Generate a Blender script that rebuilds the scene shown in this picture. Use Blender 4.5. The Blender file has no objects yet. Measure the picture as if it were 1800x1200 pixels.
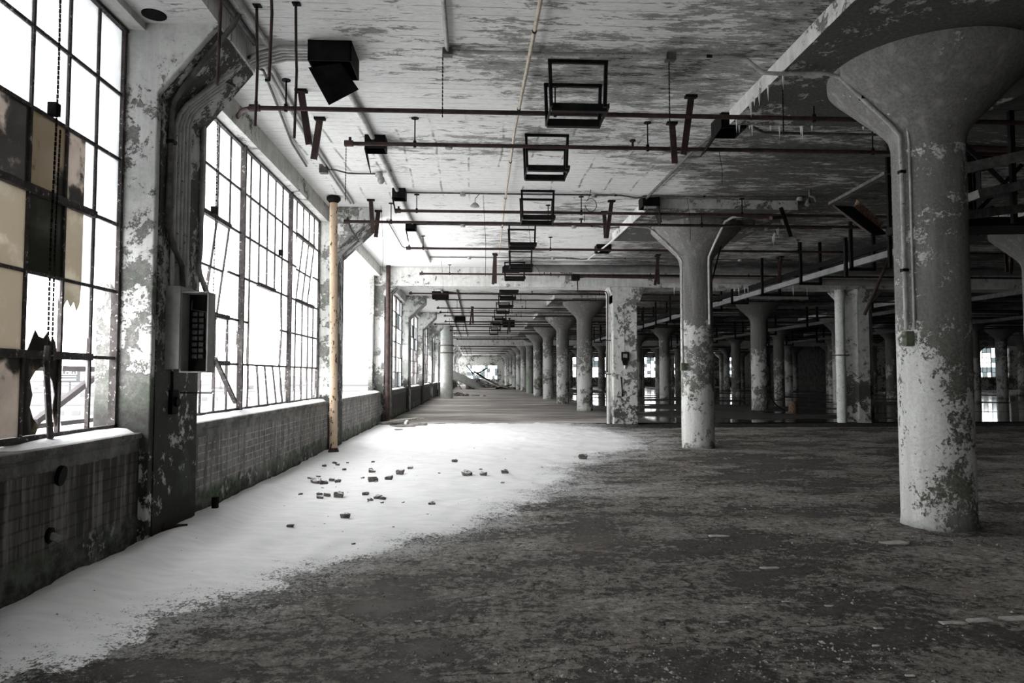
import bpy, math, random
import numpy as np
from mathutils import Vector, Matrix, noise
R = math.radians
SC = bpy.context.scene
COL = SC.collection
random.seed(7)

# ------------------------------------------------------------------ camera
CAMH = 1.488
cam_d = bpy.data.cameras.new('camera')
cam = bpy.data.objects.new('camera', cam_d)
COL.objects.link(cam)
cam_d.sensor_width = 36.0
cam_d.lens = 36.0 * 1226.7 / 1800.0
cam_d.clip_end = 3000
cam.location = (0, 0, CAMH)
cam.rotation_euler = (R(90 + 2.834), 0, -R(2.941))
SC.camera = cam

# ------------------------------------------------------------------ overcast sky and exposure
SC.view_settings.view_transform = 'Standard'
SC.view_settings.look = 'None'
SC.view_settings.gamma = 1.0
SC.view_settings.use_curve_mapping = False
SC.view_settings.exposure = 0.75
world = bpy.data.worlds.new('overcast_sky')
SC.world = world
world.use_nodes = True
bg = world.node_tree.nodes['Background']
bg.inputs['Color'].default_value = (1.0, 1.0, 1.0, 1)
bg.inputs['Strength'].default_value = 6.0
SC.cycles.max_bounces = 7
SC.cycles.diffuse_bounces = 5
SC.cycles.glossy_bounces = 3
SC.cycles.transmission_bounces = 4
SC.cycles.transparent_max_bounces = 12
SC.cycles.caustics_reflective = False
SC.cycles.caustics_refractive = False
SC.cycles.use_denoising = True
SC.cycles.sample_clamp_indirect = 6.0


def portal(name, loc, rot, sx, sy):
    # daylight openings: tells the renderer where the sky is seen from inside (adds no light of its own)
    d = bpy.data.lights.new(name, 'AREA')
    d.shape = 'RECTANGLE'
    d.size, d.size_y = sx, sy
    d.cycles.is_portal = True
    o = bpy.data.objects.new(name, d)
    COL.objects.link(o)
    o.location = loc
    o.rotation_euler = rot
    return o


# area lights shine along their local -Z: left windows face +x
for y0, y1 in ((-15.5, 6.17), (7.18, 21.4), (22.4, 59.5), (60.5, 112)):
    portal('window_daylight', (-3.16, (y0 + y1) / 2, 2.8), (0, R(-90), 0), 3.5, y1 - y0)

# ------------------------------------------------------------------ mesh helpers
ORG = {}


class MB:
    def __init__(s):
        s.v = []
        s.f = []
        s.m = []
        s.mi = 0

    def add(s, vs, fs):
        n = len(s.v)
        s.v += [tuple(p) for p in vs]
        s.f += [tuple(i + n for i in f) for f in fs]
        s.m += [s.mi] * len(fs)
        return s

    def box(s, x0, x1, y0, y1, z0, z1):
        return s.add([(x0, y0, z0), (x1, y0, z0), (x1, y1, z0), (x0, y1, z0), (x0, y0, z1), (x1, y0, z1), (x1, y1, z1), (x0, y1, z1)],
                     [(0, 3, 2, 1), (4, 5, 6, 7), (0, 1, 5, 4), (1, 2, 6, 5), (2, 3, 7, 6), (3, 0, 4, 7)])

    def obox(s, c, size, rot=None):
        hx, hy, hz = size[0] / 2, size[1] / 2, size[2] / 2
        M = rot if rot is not None else Matrix.Identity(3)
        vs = [Vector(c) + M @ Vector((a * hx, b * hy, d * hz)) for d in (-1, 1) for a, b in ((-1, -1), (1, -1), (1, 1), (-1, 1))]
        return s.add(vs, [(0, 3, 2, 1), (4, 5, 6, 7), (0, 1, 5, 4), (1, 2, 6, 5), (2, 3, 7, 6), (3, 0, 4, 7)])

    def bar(s, a, b, w, d, up=(0, 0, 1)):
        a, b = Vector(a), Vector(b)
        t = (b - a)
        L = t.length
        t.normalize()
        u = Vector(up)
        if abs(t.dot(u)) > 0.95:
            u = Vector((1, 0, 0))
        sd = t.cross(u).normalized()
        u = sd.cross(t).normalized()
        M = Matrix((sd, t, u)).transposed()
        return s.obox((a + b) / 2, (w, L, d), M)

    def tube(s, pts, r, seg=8, caps=True):
        pts = [Vector(p) for p in pts]
        n = len(pts)
        vs, fs = [], []
        prev = None
        for i, p in enumerate(pts):
            if i == 0:
                t = pts[1] - p
            elif i == n - 1:
                t = p - pts[i - 1]
            else:
                t = (pts[i + 1] - p).normalized() + (p - pts[i - 1]).normalized()
            t.normalize()
            if prev is None:
                u = Vector((0, 0, 1)) if abs(t.z) < 0.9 else Vector((1, 0, 0))
                a = t.cross(u).normalized()
            else:
                a = (prev - t * prev.dot(t)).normalized()
            prev = a
            b = t.cross(a)
            rr = r[i] if isinstance(r, (list, tuple)) else r
            for k in range(seg):
                q = 2 * math.pi * k / seg
                vs.append(p + (a * math.cos(q) + b * math.sin(q)) * rr)
        for i in range(n - 1):
            for k in range(seg):
                k2 = (k + 1) % seg
                fs.append((i * seg + k, i * seg + k2, (i + 1) * seg + k2, (i + 1) * seg + k))
        if caps:
            fs.append(tuple(range(seg))[::-1])
            fs.append(tuple((n - 1) * seg + k for k in range(seg)))
        return s.add(vs, fs)

    def lathe(s, prof, c=(0, 0), seg=32, caps=True, phase=0.0):
        vs, fs = [], []
        for r, z in prof:
            for k in range(seg):
                q = 2 * math.pi * (k + phase) / seg
                vs.append((c[0] + r * math.cos(q), c[1] + r * math.sin(q), z))
        for i in range(len(prof) - 1):
            for k in range(seg):
                k2 = (k + 1) % seg
                fs.append((i * seg + k, i * seg + k2, (i + 1) * seg + k2, (i + 1) * seg + k))
        if caps:
            fs.append(tuple(range(seg))[::-1])
            fs.append(tuple((len(prof) - 1) * seg + k for k in range(seg)))
        return s.add(vs, fs)

    def prism_y(s, poly, y0, y1):           # polygon in (x, z), counter-clockwise, extruded along y
        n = len(poly)
        vs = [(x, y0, z) for x, z in poly] + [(x, y1, z) for x, z in poly]
        fs = [tuple(range(n)), tuple(range(n, 2 * n))[::-1]]
        fs += [(i, i + n, (i + 1) % n + n, (i + 1) % n) for i in range(n)]
        return s.add(vs, fs)

    def prism_x(s, poly, x0, x1):           # polygon in (y, z)
        n = len(poly)
        vs = [(x0, y, z) for y, z in poly] + [(x1, y, z) for y, z in poly]
        fs = [tuple(range(n))[::-1], tuple(range(n, 2 * n))]
        fs += [(i, (i + 1) % n, (i + 1) % n + n, i + n) for i in range(n)]
        return s.add(vs, fs)

    def build(s, name, mats, parent=None, smooth=False, origin=None, bevel=0.0, wobble=None):
        me = bpy.data.meshes.new(name)
        if parent is not None:
            og = Vector(ORG[parent.name])
        elif origin is not None:
            og = Vector(origin)
        else:
            A = np.array(s.v)
            og = Vector(((A[:, 0].min() + A[:, 0].max()) / 2, (A[:, 1].min() + A[:, 1].max()) / 2, A[:, 2].min()))
        me.from_pydata([(a - og.x, b - og.y, c - og.z) for a, b, c in s.v], [], s.f)
        if not isinstance(mats, (list, tuple)):
            mats = [mats]
        for m in mats:
            me.materials.append(m)
        if len(mats) > 1:
            me.polygons.foreach_set('material_index', s.m)
        if smooth:
            me.polygons.foreach_set('use_smooth', [True] * len(me.polygons))
            me.set_sharp_from_angle(angle=R(38))
        me.update()
        o = bpy.data.objects.new(name, me)
        COL.objects.link(o)
        if parent is not None:
            o.parent = parent
        else:
            o.location = og
        ORG[o.name] = tuple(og)
        if bevel:
            b = o.modifiers.new('soft_edges', 'BEVEL')
            b.width = bevel
            b.segments = 2
            b.limit_method = 'ANGLE'
        return o


def tag(o, label, cat, group=None, kind=None):
    o['label'] = label
    o['category'] = cat
    if group:
        o['group'] = group
    if kind:
        o['kind'] = kind
    return o


def thing(name, label, cat, loc, group=None, kind=None):
    o = bpy.data.objects.new(name, None)
    o.empty_display_size = 0.1
    COL.objects.link(o)
    o.location = loc
    ORG[o.name] = tuple(loc)
    return tag(o, label, cat, group, kind)


def dup(root, loc, label=None, rz=0.0, sc=None):
    r = root.copy()
    COL.objects.link(r)
    r.location = loc
    r.rotation_euler = (0, 0, rz)
    if sc:
        r.scale = sc
    if label:
        r['label'] = label
    for ch in list(root.children):
        c = ch.copy()
        COL.objects.link(c)
        c.parent = r
        for g in list(ch.children):
            d = g.copy()
            COL.objects.link(d)
            d.parent = c
    ORG[r.name] = tuple(loc)
    return r


ORD = ['first', 'second', 'third', 'fourth', 'fifth', 'sixth', 'seventh', 'eighth', 'ninth', 'tenth', 'eleventh', 'twelfth', 'thirteenth',
       'fourteenth', 'fifteenth', 'sixteenth', 'seventeenth', 'eighteenth', 'nineteenth', 'twentieth']
TENS = ['', '', 'twenty', 'thirty', 'forty', 'fifty', 'sixty']


def nth(i):           # 0 -> first
    if i < 20:
        return ORD[i]
    t, u = divmod(i + 1, 10)
    return (TENS[t][:-1] + 'ieth') if u == 0 else TENS[t] + '-' + ORD[u - 1]


# ------------------------------------------------------------------ materials
class N:
    def __init__(s, name):
        s.m = bpy.data.materials.new(name)
        s.m.use_nodes = True
        s.t = s.m.node_tree
        for n in list(s.t.nodes):
            s.t.nodes.remove(n)
        s.out = s.t.nodes.new('ShaderNodeOutputMaterial')
        s.geo = s.t.nodes.new('ShaderNodeNewGeometry')
        s.P = s.geo.outputs['Position']

    def node(s, typ, **kw):
        n = s.t.nodes.new(typ)
        for k, v in kw.items():
            setattr(n, k, v)
        return n

    def put(s, sock, v):
        if hasattr(v, 'links') or isinstance(v, bpy.types.NodeSocket):
            s.t.links.new(v, sock)
        elif isinstance(v, (tuple, list)) and len(v) == 3 and sock.type == 'RGBA':
            sock.default_value = (*v, 1)
        else:
            sock.default_value = v

    def vec(s, scale=(1, 1, 1), off=(0, 0, 0), src=None):
        n = s.node('ShaderNodeMapping')
        s.put(n.inputs['Vector'], src or s.P)
        n.inputs['Scale'].default_value = scale
        n.inputs['Location'].default_value = off
        return n.outputs[0]

    def noise(s, scale, detail=6, rough=0.6, vec=None, dist=0.0):
        n = s.node('ShaderNodeTexNoise')
        s.put(n.inputs['Vector'], vec if vec is not None else s.P)
        n.inputs['Scale'].default_value = scale
        n.inputs['Detail'].default_value = detail
        n.inputs['Roughness'].default_value = rough
        n.inputs['Distortion'].default_value = dist
        return n.outputs[0]

    def voro(s, scale, vec=None, feature='F1'):
        n = s.node('ShaderNodeTexVoronoi', feature=feature)
        s.put(n.inputs['Vector'], vec if vec is not None else s.P)
        n.inputs['Scale'].default_value = scale
        return n.outputs['Distance']

    def math(s, op, a, b=0.0, clamp=False):
        n = s.node('ShaderNodeMath', operation=op, use_clamp=clamp)
        s.put(n.inputs[0], a)
        s.put(n.inputs[1], b)
        return n.outputs[0]

    def step(s, v, lo, hi, a=0.0, b=1.0):
        n = s.node('ShaderNodeMapRange', interpolation_type='SMOOTHSTEP')
        s.put(n.inputs['Value'], v)
        for i, q in zip(('From Min', 'From Max', 'To Min', 'To Max'), (lo, hi, a, b)):
            s.put(n.inputs[i], q)
        return n.outputs[0]

    def mix(s, f, a, b):
        n = s.node('ShaderNodeMix', data_type='RGBA')
        s.put(n.inputs[0], f)
        s.put(n.inputs[6], a)
        s.put(n.inputs[7], b)
        return n.outputs[2]

    def xyz(s, src=None):
        n = s.node('ShaderNodeSeparateXYZ')
        s.put(n.inputs[0], src or s.P)
        return n.outputs

    def attr(s, name):
        n = s.node('ShaderNodeAttribute', attribute_name=name)
        return n.outputs['Fac']

    def rand(s):
        return s.node('ShaderNodeObjectInfo').outputs['Random']

    def bsdf(s, color, rough=0.85, metal=0.0, bump=None, bdist=0.01, bstr=1.0, spec=0.3):
        b = s.node('ShaderNodeBsdfPrincipled')
        s.put(b.inputs['Base Color'], color)
        s.put(b.inputs['Roughness'], rough)
        b.inputs['Metallic'].default_value = metal
        b.inputs['Specular IOR Level'].default_value = spec
        if bump is not None:
            n = s.node('ShaderNodeBump')
            n.inputs['Strength'].default_value = bstr
            n.inputs['Distance'].default_value = bdist
            s.put(n.inputs['Height'], bump)
            s.t.links.new(n.outputs[0], b.inputs['Normal'])
        s.t.links.new(b.outputs[0], s.out.inputs[0])
        return s.m


def col(*c):
    return (c[0], c[1], c[2], 1)


def m_column(name, bare_top=3.6, fw=0.22, drop=0.085, paint=(0.60, 0.61, 0.585), amt=0.5, green=0.5, damp=False):
    n = N(name)
    z = n.xyz()[2]
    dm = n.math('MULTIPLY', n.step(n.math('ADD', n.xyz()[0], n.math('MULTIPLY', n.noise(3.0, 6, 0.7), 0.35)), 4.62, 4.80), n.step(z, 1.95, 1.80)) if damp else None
    rnd = n.rand()
    big = n.noise(1.1, 4, 0.6)
    mid = n.noise(6.0, 12, 0.80, dist=0.3)
    fine = n.noise(34, 8, 0.78)
    streak = n.noise(3.0, 6, 0.6, n.vec((3.0, 3.0, 0.35)))
    conc = n.mix(n.step(fine, 0.3, 0.75), (0.11, 0.107, 0.10), (0.235, 0.228, 0.215))
    conc = n.mix(n.step(streak, 0.5, 0.7), conc, (0.25, 0.245, 0.235))
    moss = n.mix(n.step(fine, 0.42, 0.6), (0.055, 0.058, 0.042), (0.16, 0.175, 0.125))
    # flaked paint where the noise sum is high; bare concrete towards the capital
    v = n.math('ADD', n.math('MULTIPLY', mid, 0.62), n.math('MULTIPLY', big, 0.45))
    v = n.math('ADD', v, n.math('MULTIPLY', fine, fw))
    v = n.math('ADD', v, n.math('MULTIPLY', n.math('SUBTRACT', rnd, 0.5), 0.10))
    v = n.math('SUBTRACT', v, n.step(n.math('ADD', z, n.math('MULTIPLY', big, 0.8)), bare_top - 0.9, bare_top, 0.0, drop))
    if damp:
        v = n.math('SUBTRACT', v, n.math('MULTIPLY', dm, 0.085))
    th = 0.638 + (0.5 - amt) * 0.3
    f = n.step(v, th - 0.006, th + 0.006)
    g = n.math('MULTIPLY', n.step(n.noise(1.7, 5, 0.6, n.vec(off=(5, 3, 1))), 0.5 - 0.2 * green, 0.66 - 0.1 * green), n.step(z, 2.4, 1.2))
    base = n.mix(n.math('MULTIPLY', g, 0.8), conc, moss)
    pt = n.mix(n.step(streak, 0.3, 0.7), paint, tuple(c * 0.74 for c in paint))
    pt = n.mix(n.math('MULTIPLY', n.step(fine, 0.56, 0.42), 0.5), pt, tuple(c * 0.62 for c in paint))
    c = n.mix(f, base, pt)
    dots = n.step(n.noise(11, 3, 0.5), 0.73, 0.745)
    c = n.mix(dots, c, (0.5, 0.5, 0.48))
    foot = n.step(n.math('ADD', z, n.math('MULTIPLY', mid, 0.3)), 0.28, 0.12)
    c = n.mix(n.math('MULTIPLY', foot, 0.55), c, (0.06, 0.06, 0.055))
    h = n.math('ADD', n.math('MULTIPLY', f, 0.5), n.math('MULTIPLY', fine, 0.5))
    return n.bsdf(c, 0.85, bump=h, bdist=0.006)


def m_ceiling():
    n = N('whitewashed_board_marked_concrete')
    x, y, z = n.xyz()
    v1 = n.noise(1.0, 12, 0.80, n.vec((1.9, 6.5, 1.0)))
    v2 = n.noise(0.38, 4, 0.55)
    v3 = n.noise(1.0, 9, 0.78, n.vec((9.0, 42.0, 5.0)))
    v = n.math('ADD', n.math('MULTIPLY', v1, 0.66), n.math('MULTIPLY', v2, 0.5))
    v = n.math('ADD', v, n.math('MULTIPLY', n.math('SUBTRACT', v3, 0.5), 0.30))
    v = n.math('ADD', v, 0.09)
    # lime wash fullest over the window aisle; inner rows thinned to paint in shade
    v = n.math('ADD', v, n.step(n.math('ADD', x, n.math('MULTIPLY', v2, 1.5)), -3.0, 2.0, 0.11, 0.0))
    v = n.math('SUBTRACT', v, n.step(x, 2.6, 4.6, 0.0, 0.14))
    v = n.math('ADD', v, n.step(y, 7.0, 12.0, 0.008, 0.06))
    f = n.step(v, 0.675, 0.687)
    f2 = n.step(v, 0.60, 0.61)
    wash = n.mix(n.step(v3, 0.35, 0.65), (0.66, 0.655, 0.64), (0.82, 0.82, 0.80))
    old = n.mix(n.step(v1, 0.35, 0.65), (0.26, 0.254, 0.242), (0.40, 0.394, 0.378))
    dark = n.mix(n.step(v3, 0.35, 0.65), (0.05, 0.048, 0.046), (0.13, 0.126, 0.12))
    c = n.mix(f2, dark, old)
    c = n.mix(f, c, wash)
    # board seams every 14 cm, running across the aisle
    yy = n.math('ADD', y, n.math('MULTIPLY', n.noise(0.8, 3, 0.5), 0.03))
    saw = n.math('FRACT', n.math('MULTIPLY', yy, 7.1))
    seam = n.math('MULTIPLY', n.step(n.math('ABSOLUTE', n.math('SUBTRACT', saw, 0.5)), 0.475, 0.495), n.step(n.noise(1.0, 6, 0.7, n.vec((2.0, 7.0, 1.0), (3, 1, 0))), 0.44, 0.52))
    c = n.mix(n.math('MULTIPLY', seam, 0.85), c, (0.05, 0.048, 0.045))
    # leak stains running along the aisle from old floor joints
    xs = n.math('FRACT', n.math('MULTIPLY', n.math('ADD', x, n.math('MULTIPLY', v2, 0.25)), 2.05))
    leak = n.math('MULTIPLY', n.step(n.math('ABSOLUTE', n.math('SUBTRACT', xs, 0.5)), 0.44, 0.5), n.step(n.noise(1.0, 8, 0.75, n.vec((1.0, 1.6, 1.0), (9, 2, 0))), 0.48, 0.56))
    leak = n.math('MULTIPLY', leak, n.step(n.math('ABSOLUTE', n.math('SUBTRACT', y, 11.0)), 2.6, 1.2))
    c = n.mix(n.math('MULTIPLY', leak, 0.75), c, (0.09, 0.085, 0.08))
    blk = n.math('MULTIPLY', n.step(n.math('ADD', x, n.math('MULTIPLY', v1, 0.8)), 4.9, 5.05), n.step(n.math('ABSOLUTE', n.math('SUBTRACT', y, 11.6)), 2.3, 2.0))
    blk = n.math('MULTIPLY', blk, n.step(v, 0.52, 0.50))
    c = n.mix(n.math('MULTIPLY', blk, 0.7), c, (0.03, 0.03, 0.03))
    h = n.math('ADD', n.math('MULTIPLY', f, 0.6), n.math('MULTIPLY', v3, 0.7))
    h = n.math('SUBTRACT', h, n.math('MULTIPLY', seam, 0.6))
    return n.bsdf(c, 0.9, bump=h, bdist=0.012)


def m_plaster(name, paint, under, amt=0.5, dark_low=0.0, green=0.3, scale=1.0):
    n = N(name)
    z = n.xyz()[2]
    big = n.noise(0.9 * scale, 4, 0.6)
    mid = n.noise(4.5 * scale, 12, 0.78, dist=0.3)
    fine = n.noise(26 * scale, 8, 0.78)
    drip = n.noise(1.0, 6, 0.65, n.vec((9, 9, 0.8)))
    v = n.math('ADD', n.math('MULTIPLY', mid, 0.6), n.math('MULTIPLY', big, 0.5))
    v = n.math('ADD', v, n.math('MULTIPLY', fine, 0.20))
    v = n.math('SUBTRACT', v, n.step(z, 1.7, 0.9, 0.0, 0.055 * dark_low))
    th = 0.64 + (0.5 - amt) * 0.3
    f = n.step(v, th - 0.008, th + 0.008)
    un = n.mix(n.step(fine, 0.35, 0.7), tuple(c * 0.55 for c in under), tuple(c * 1.25 for c in under))
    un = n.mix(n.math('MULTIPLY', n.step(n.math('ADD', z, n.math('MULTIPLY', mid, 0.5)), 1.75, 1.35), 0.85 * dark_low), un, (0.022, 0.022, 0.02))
    gr = n.math('MULTIPLY', n.step(n.noise(2.2, 6, 0.7, n.vec(off=(2, 7, 3))), 0.56 - 0.1 * green, 0.70 - 0.1 * green), green)
    un = n.mix(gr, un, (0.085, 0.11, 0.08))
    pt = n.mix(n.step(drip, 0.35, 0.7), paint, tuple(c * 0.78 for c in paint))
    pt = n.mix(n.math('MULTIPLY', n.step(mid, 0.56, 0.44), 0.5), pt, tuple(c * 0.62 for c in paint))
    pt = n.mix(n.math('MULTIPLY', gr, 0.45), pt, (0.30, 0.36, 0.31))
    c = n.mix(f, un, pt)
    h = n.math('ADD', n.math('MULTIPLY', f, 0.8), n.math('MULTIPLY', fine, 0.5))
    return n.bsdf(c, 0.85, bump=h, bdist=0.008)


def m_brick():
    n = N('grimy_painted_brick')
    x, y, z = n.xyz()
    cb = n.node('ShaderNodeCombineXYZ')
    wob = n.noise(2.0, 3, 0.5)
    n.put(cb.inputs[0], n.math('ADD', y, n.math('MULTIPLY', wob, 0.02)))
    n.put(cb.inputs[1], n.math('ADD', z, n.math('MULTIPLY', wob, 0.02)))
    br = n.node('ShaderNodeTexBrick')
    n.put(br.inputs['Vector'], cb.outputs[0])
    br.inputs['Scale'].default_value = 1.0
    br.inputs['Brick Width'].default_value = 0.215
    br.inputs['Row Height'].default_value = 0.086
    br.inputs['Mortar Size'].default_value = 0.008
    br.inputs['Mortar Smooth'].default_value = 0.3
    br.inputs['Bias'].default_value = -0.2
    br.inputs['Color1'].default_value = col(0.12, 0.105, 0.097)
    br.inputs['Color2'].default_value = col(0.16, 0.145, 0.135)
    br.inputs['Mortar'].default_value = col(0.055, 0.052, 0.048)
    mort = br.outputs['Fac']
    big = n.noise(0.8, 4, 0.6)
    mid = n.noise(5, 10, 0.72)
    drip = n.noise(1.0, 6, 0.65, n.vec((14, 14, 0.9)))
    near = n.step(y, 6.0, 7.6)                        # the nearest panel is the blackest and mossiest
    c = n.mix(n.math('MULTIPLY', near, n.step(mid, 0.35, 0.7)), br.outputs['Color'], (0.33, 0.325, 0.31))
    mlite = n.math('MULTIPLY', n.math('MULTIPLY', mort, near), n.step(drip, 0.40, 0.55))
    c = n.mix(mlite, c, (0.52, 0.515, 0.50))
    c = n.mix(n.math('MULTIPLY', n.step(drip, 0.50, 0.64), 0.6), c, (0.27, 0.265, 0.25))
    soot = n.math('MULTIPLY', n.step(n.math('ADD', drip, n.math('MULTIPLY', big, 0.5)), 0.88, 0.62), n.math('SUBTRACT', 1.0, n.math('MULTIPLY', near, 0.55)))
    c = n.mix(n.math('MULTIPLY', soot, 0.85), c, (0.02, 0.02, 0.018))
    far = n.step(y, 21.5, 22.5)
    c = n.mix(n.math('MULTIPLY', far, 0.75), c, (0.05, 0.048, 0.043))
    # rendered foot of the wall: moss and bare render
    low = n.step(n.math('ADD', z, n.math('MULTIPLY', mid, 0.30)), 0.50, 0.40)
    rend = n.mix(n.step(mid, 0.40, 0.60), (0.035, 0.036, 0.031), (0.17, 0.175, 0.155))
    moss = n.mix(n.step(n.noise(9, 6, 0.7), 0.4, 0.6), (0.04, 0.055, 0.033), (0.12, 0.155, 0.10))
    rend = n.mix(n.step(n.noise(1.3, 6, 0.7, n.vec(off=(4, 0, 9))), 0.44, 0.6), rend, moss)
    c = n.mix(low, c, rend)
    wht = n.math('MULTIPLY', low, n.step(n.noise(3, 8, 0.7, n.vec(off=(1, 8, 2))), 0.60, 0.63))
    c = n.mix(wht, c, (0.42, 0.42, 0.39))
    # render band under the sill
    top = n.step(n.math('ADD', z, n.math('MULTIPLY', mid, 0.05)), 0.86, 0.875)
    c = n.mix(top, c, n.mix(n.step(mid, 0.35, 0.65), (0.10, 0.098, 0.09), (0.24, 0.235, 0.22)))
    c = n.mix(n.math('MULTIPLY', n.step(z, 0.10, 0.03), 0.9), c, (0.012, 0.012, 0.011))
    h = n.math('SUBTRACT', n.math('MULTIPLY', mid, 0.8), n.math('MULTIPLY', n.math('MULTIPLY', mort, n.math('SUBTRACT', 1.0, low)), 0.8))
    return n.bsdf(c, 0.8, bump=h, bdist=0.012)


def m_floor():
    n = N('worn_wood_block_floor')
    x, y, z = n.xyz()
    big = n.noise(0.42, 5, 0.6, n.vec((0.75, 1.5, 1)))
    mid = n.noise(1.7, 10, 0.68, n.vec((0.8, 1.3, 1)))
    fine = n.noise(14, 12, 0.86)
    grit = n.noise(60, 4, 0.7)
    spk = n.noise(42, 6, 0.9)
    fg = n.math('ADD', n.math('MULTIPLY', fine, 0.55), n.math('MULTIPLY', spk, 0.45))
    dk = n.mix(n.step(fg, 0.40, 0.66), (0.026, 0.023, 0.0205), (0.20, 0.178, 0.16))
    gy = n.mix(n.step(fg, 0.38, 0.64), (0.12, 0.106, 0.094), (0.58, 0.53, 0.48))
    pale = n.mix(n.step(fg, 0.38, 0.62), (0.26, 0.245, 0.228), (0.72, 0.70, 0.665))
    v = n.math('ADD', n.math('MULTIPLY', big, 0.55), n.math('MULTIPLY', mid, 0.5))
    v = n.math('ADD', v, n.math('MULTIPLY', n.math('SUBTRACT', fine, 0.5), 0.55))
    v = n.math('ADD', v, 0.06)
    c = n.mix(n.step(v, 0.555, 0.595), dk, gy)
    c = n.mix(n.step(v, 0.632, 0.68), c, pale)
    rust = n.math('MULTIPLY', n.step(n.noise(0.9, 5, 0.6, n.vec(off=(7, 1, 0))), 0.55, 0.66), 0.35)
    c = n.mix(rust, c, (0.24, 0.195, 0.16))
    crack = n.voro(1.6, n.vec((0.8, 1.4, 1), src=None), 'DISTANCE_TO_EDGE')
    ck = n.math('MULTIPLY', n.step(n.math('ADD', crack, n.math('MULTIPLY', n.math('SUBTRACT', fine, 0.5), 0.16)), 0.018, 0.004), n.step(mid, 0.48, 0.56))
    c = n.mix(n.math('MULTIPLY', ck, 0.8), c, (0.01, 0.01, 0.009))
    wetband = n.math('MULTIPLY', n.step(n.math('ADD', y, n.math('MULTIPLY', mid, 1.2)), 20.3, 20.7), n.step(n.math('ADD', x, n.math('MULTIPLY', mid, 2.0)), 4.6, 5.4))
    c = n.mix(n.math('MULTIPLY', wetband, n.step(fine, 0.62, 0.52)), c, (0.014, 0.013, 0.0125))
    # white grit and flakes
    gr = n.math('MULTIPLY', n.step(grit, 0.62, 0.66), n.step(mid, 0.38, 0.58))
    c = n.mix(n.math('MULTIPLY', gr, 0.7), c, (0.5, 0.49, 0.46))
    pits = n.step(n.noise(38, 3, 0.6, n.vec(off=(3, 3, 0))), 0.36, 0.31)
    c = n.mix(n.math('MULTIPLY', pits, 0.75), c, (0.008, 0.008, 0.008))
    # blown snow dusting next to the drift
    d = n.attr('dust')
    sv = n.math('ADD', n.math('MULTIPLY', fine, 0.38), n.math('MULTIPLY', mid, 0.24))
    sv = n.math('ADD', sv, n.math('MULTIPLY', n.noise(48, 6, 0.85), 0.58))
    sf = n.step(n.math('ADD', sv, n.math('MULTIPLY', d, 0.20)), 0.785, 0.80)
    c = n.mix(sf, c, (0.72, 0.725, 0.73))
    h = n.math('ADD', n.math('MULTIPLY', fine, 0.9), n.math('MULTIPLY', grit, 0.25))
    h = n.math('ADD', h, n.math('MULTIPLY', v, 1.2))
    h = n.math('SUBTRACT', h, n.math('MULTIPLY', ck, 0.5))
    rough = n.step(v, 0.45, 0.6, 0.55, 0.9)
    return n.bsdf(c, rough, bump=h, bdist=0.045, spec=0.3)


def m_floor_wet():
    n = N('wet_worn_concrete_floor')
    x, y, z = n.xyz()
    big = n.noise(0.25, 5, 0.6, n.vec((0.5, 1.4, 1)))
    mid = n.noise(1.0, 9, 0.65, n.vec((0.5, 1.8, 1)))
    fine = n.noise(8, 8, 0.7)
    v = n.math('ADD', n.math('MULTIPLY', big, 0.55), n.math('MULTIPLY', mid, 0.5))
    c = n.mix(n.step(v, 0.44, 0.60), (0.16, 0.143, 0.13), (0.38, 0.35, 0.325))
    c = n.mix(n.step(v, 0.58, 0.66), c, (0.66, 0.64, 0.61))
    c = n.mix(n.step(x, 4.2, 6.5, 0.0, 0.85), c, (0.022, 0.020, 0.019))  # inner rows darkened, the hall's shade put into the floor colour
    puddle = n.math('MULTIPLY', n.step(n.noise(0.16, 4, 0.5, n.vec((0.7, 1.3, 1), (2, 5, 0))), 0.43, 0.50), n.step(x, 4.5, 6.5))
    rough = n.math('SUBTRACT', 0.85, n.math('MULTIPLY', puddle, 0.78))
    h = n.math('MULTIPLY', n.math('ADD', fine, mid), n.math('SUBTRACT', 1.0, n.math('MULTIPLY', puddle, 0.985)))
    return n.bsdf(c, rough, bump=h, bdist=0.02, spec=0.5)


def m_snow():
    n = N('thin_blown_snow')
    fine = n.noise(14, 10, 0.78)
    mid = n.noise(1.7, 10, 0.68, n.vec((0.8, 1.3, 1)))
    grit = n.noise(60, 4, 0.7)
    ripple = n.noise(6, 6, 0.6, n.vec((0.6, 2.4, 1)))
    t = n.attr('thin')
    sv = n.math('ADD', n.math('MULTIPLY', fine, 0.38), n.math('MULTIPLY', mid, 0.24))
    sv = n.math('ADD', sv, n.math('MULTIPLY', n.noise(48, 6, 0.85), 0.58))
    f = n.step(n.math('SUBTRACT', sv, n.math('MULTIPLY', t, 0.20)), 0.415, 0.40)
    c = n.mix(n.step(ripple, 0.3, 0.7), (0.70, 0.705, 0.71), (0.80, 0.80, 0.80))
    c = n.mix(f, c, (0.10, 0.095, 0.088))
    h = n.math('ADD', n.math('MULTIPLY', fine, 0.4), n.math('MULTIPLY', ripple, 0.6))
    return n.bsdf(c, 0.7, bump=h, bdist=0.012, spec=0.2)


def m_simple(name, c1, c2, scale=6, rough=0.8, metal=0.0, lo=0.35, hi=0.65, c3=None, t3=0.6, bd=0.004, vecs=(1, 1, 1), spec=0.3):
    n = N(name)
    a = n.noise(scale, 8, 0.68, n.vec(vecs))
    b = n.noise(scale * 3.1, 6, 0.7, n.vec(vecs, (5, 2, 1)))
    c = n.mix(n.step(a, lo, hi), c1, c2)
    if c3:
        c = n.mix(n.step(b, t3, t3 + 0.03), c, c3)
    return n.bsdf(c, rough, metal, bump=n.math('ADD', a, b), bdist=bd, spec=spec)


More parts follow.
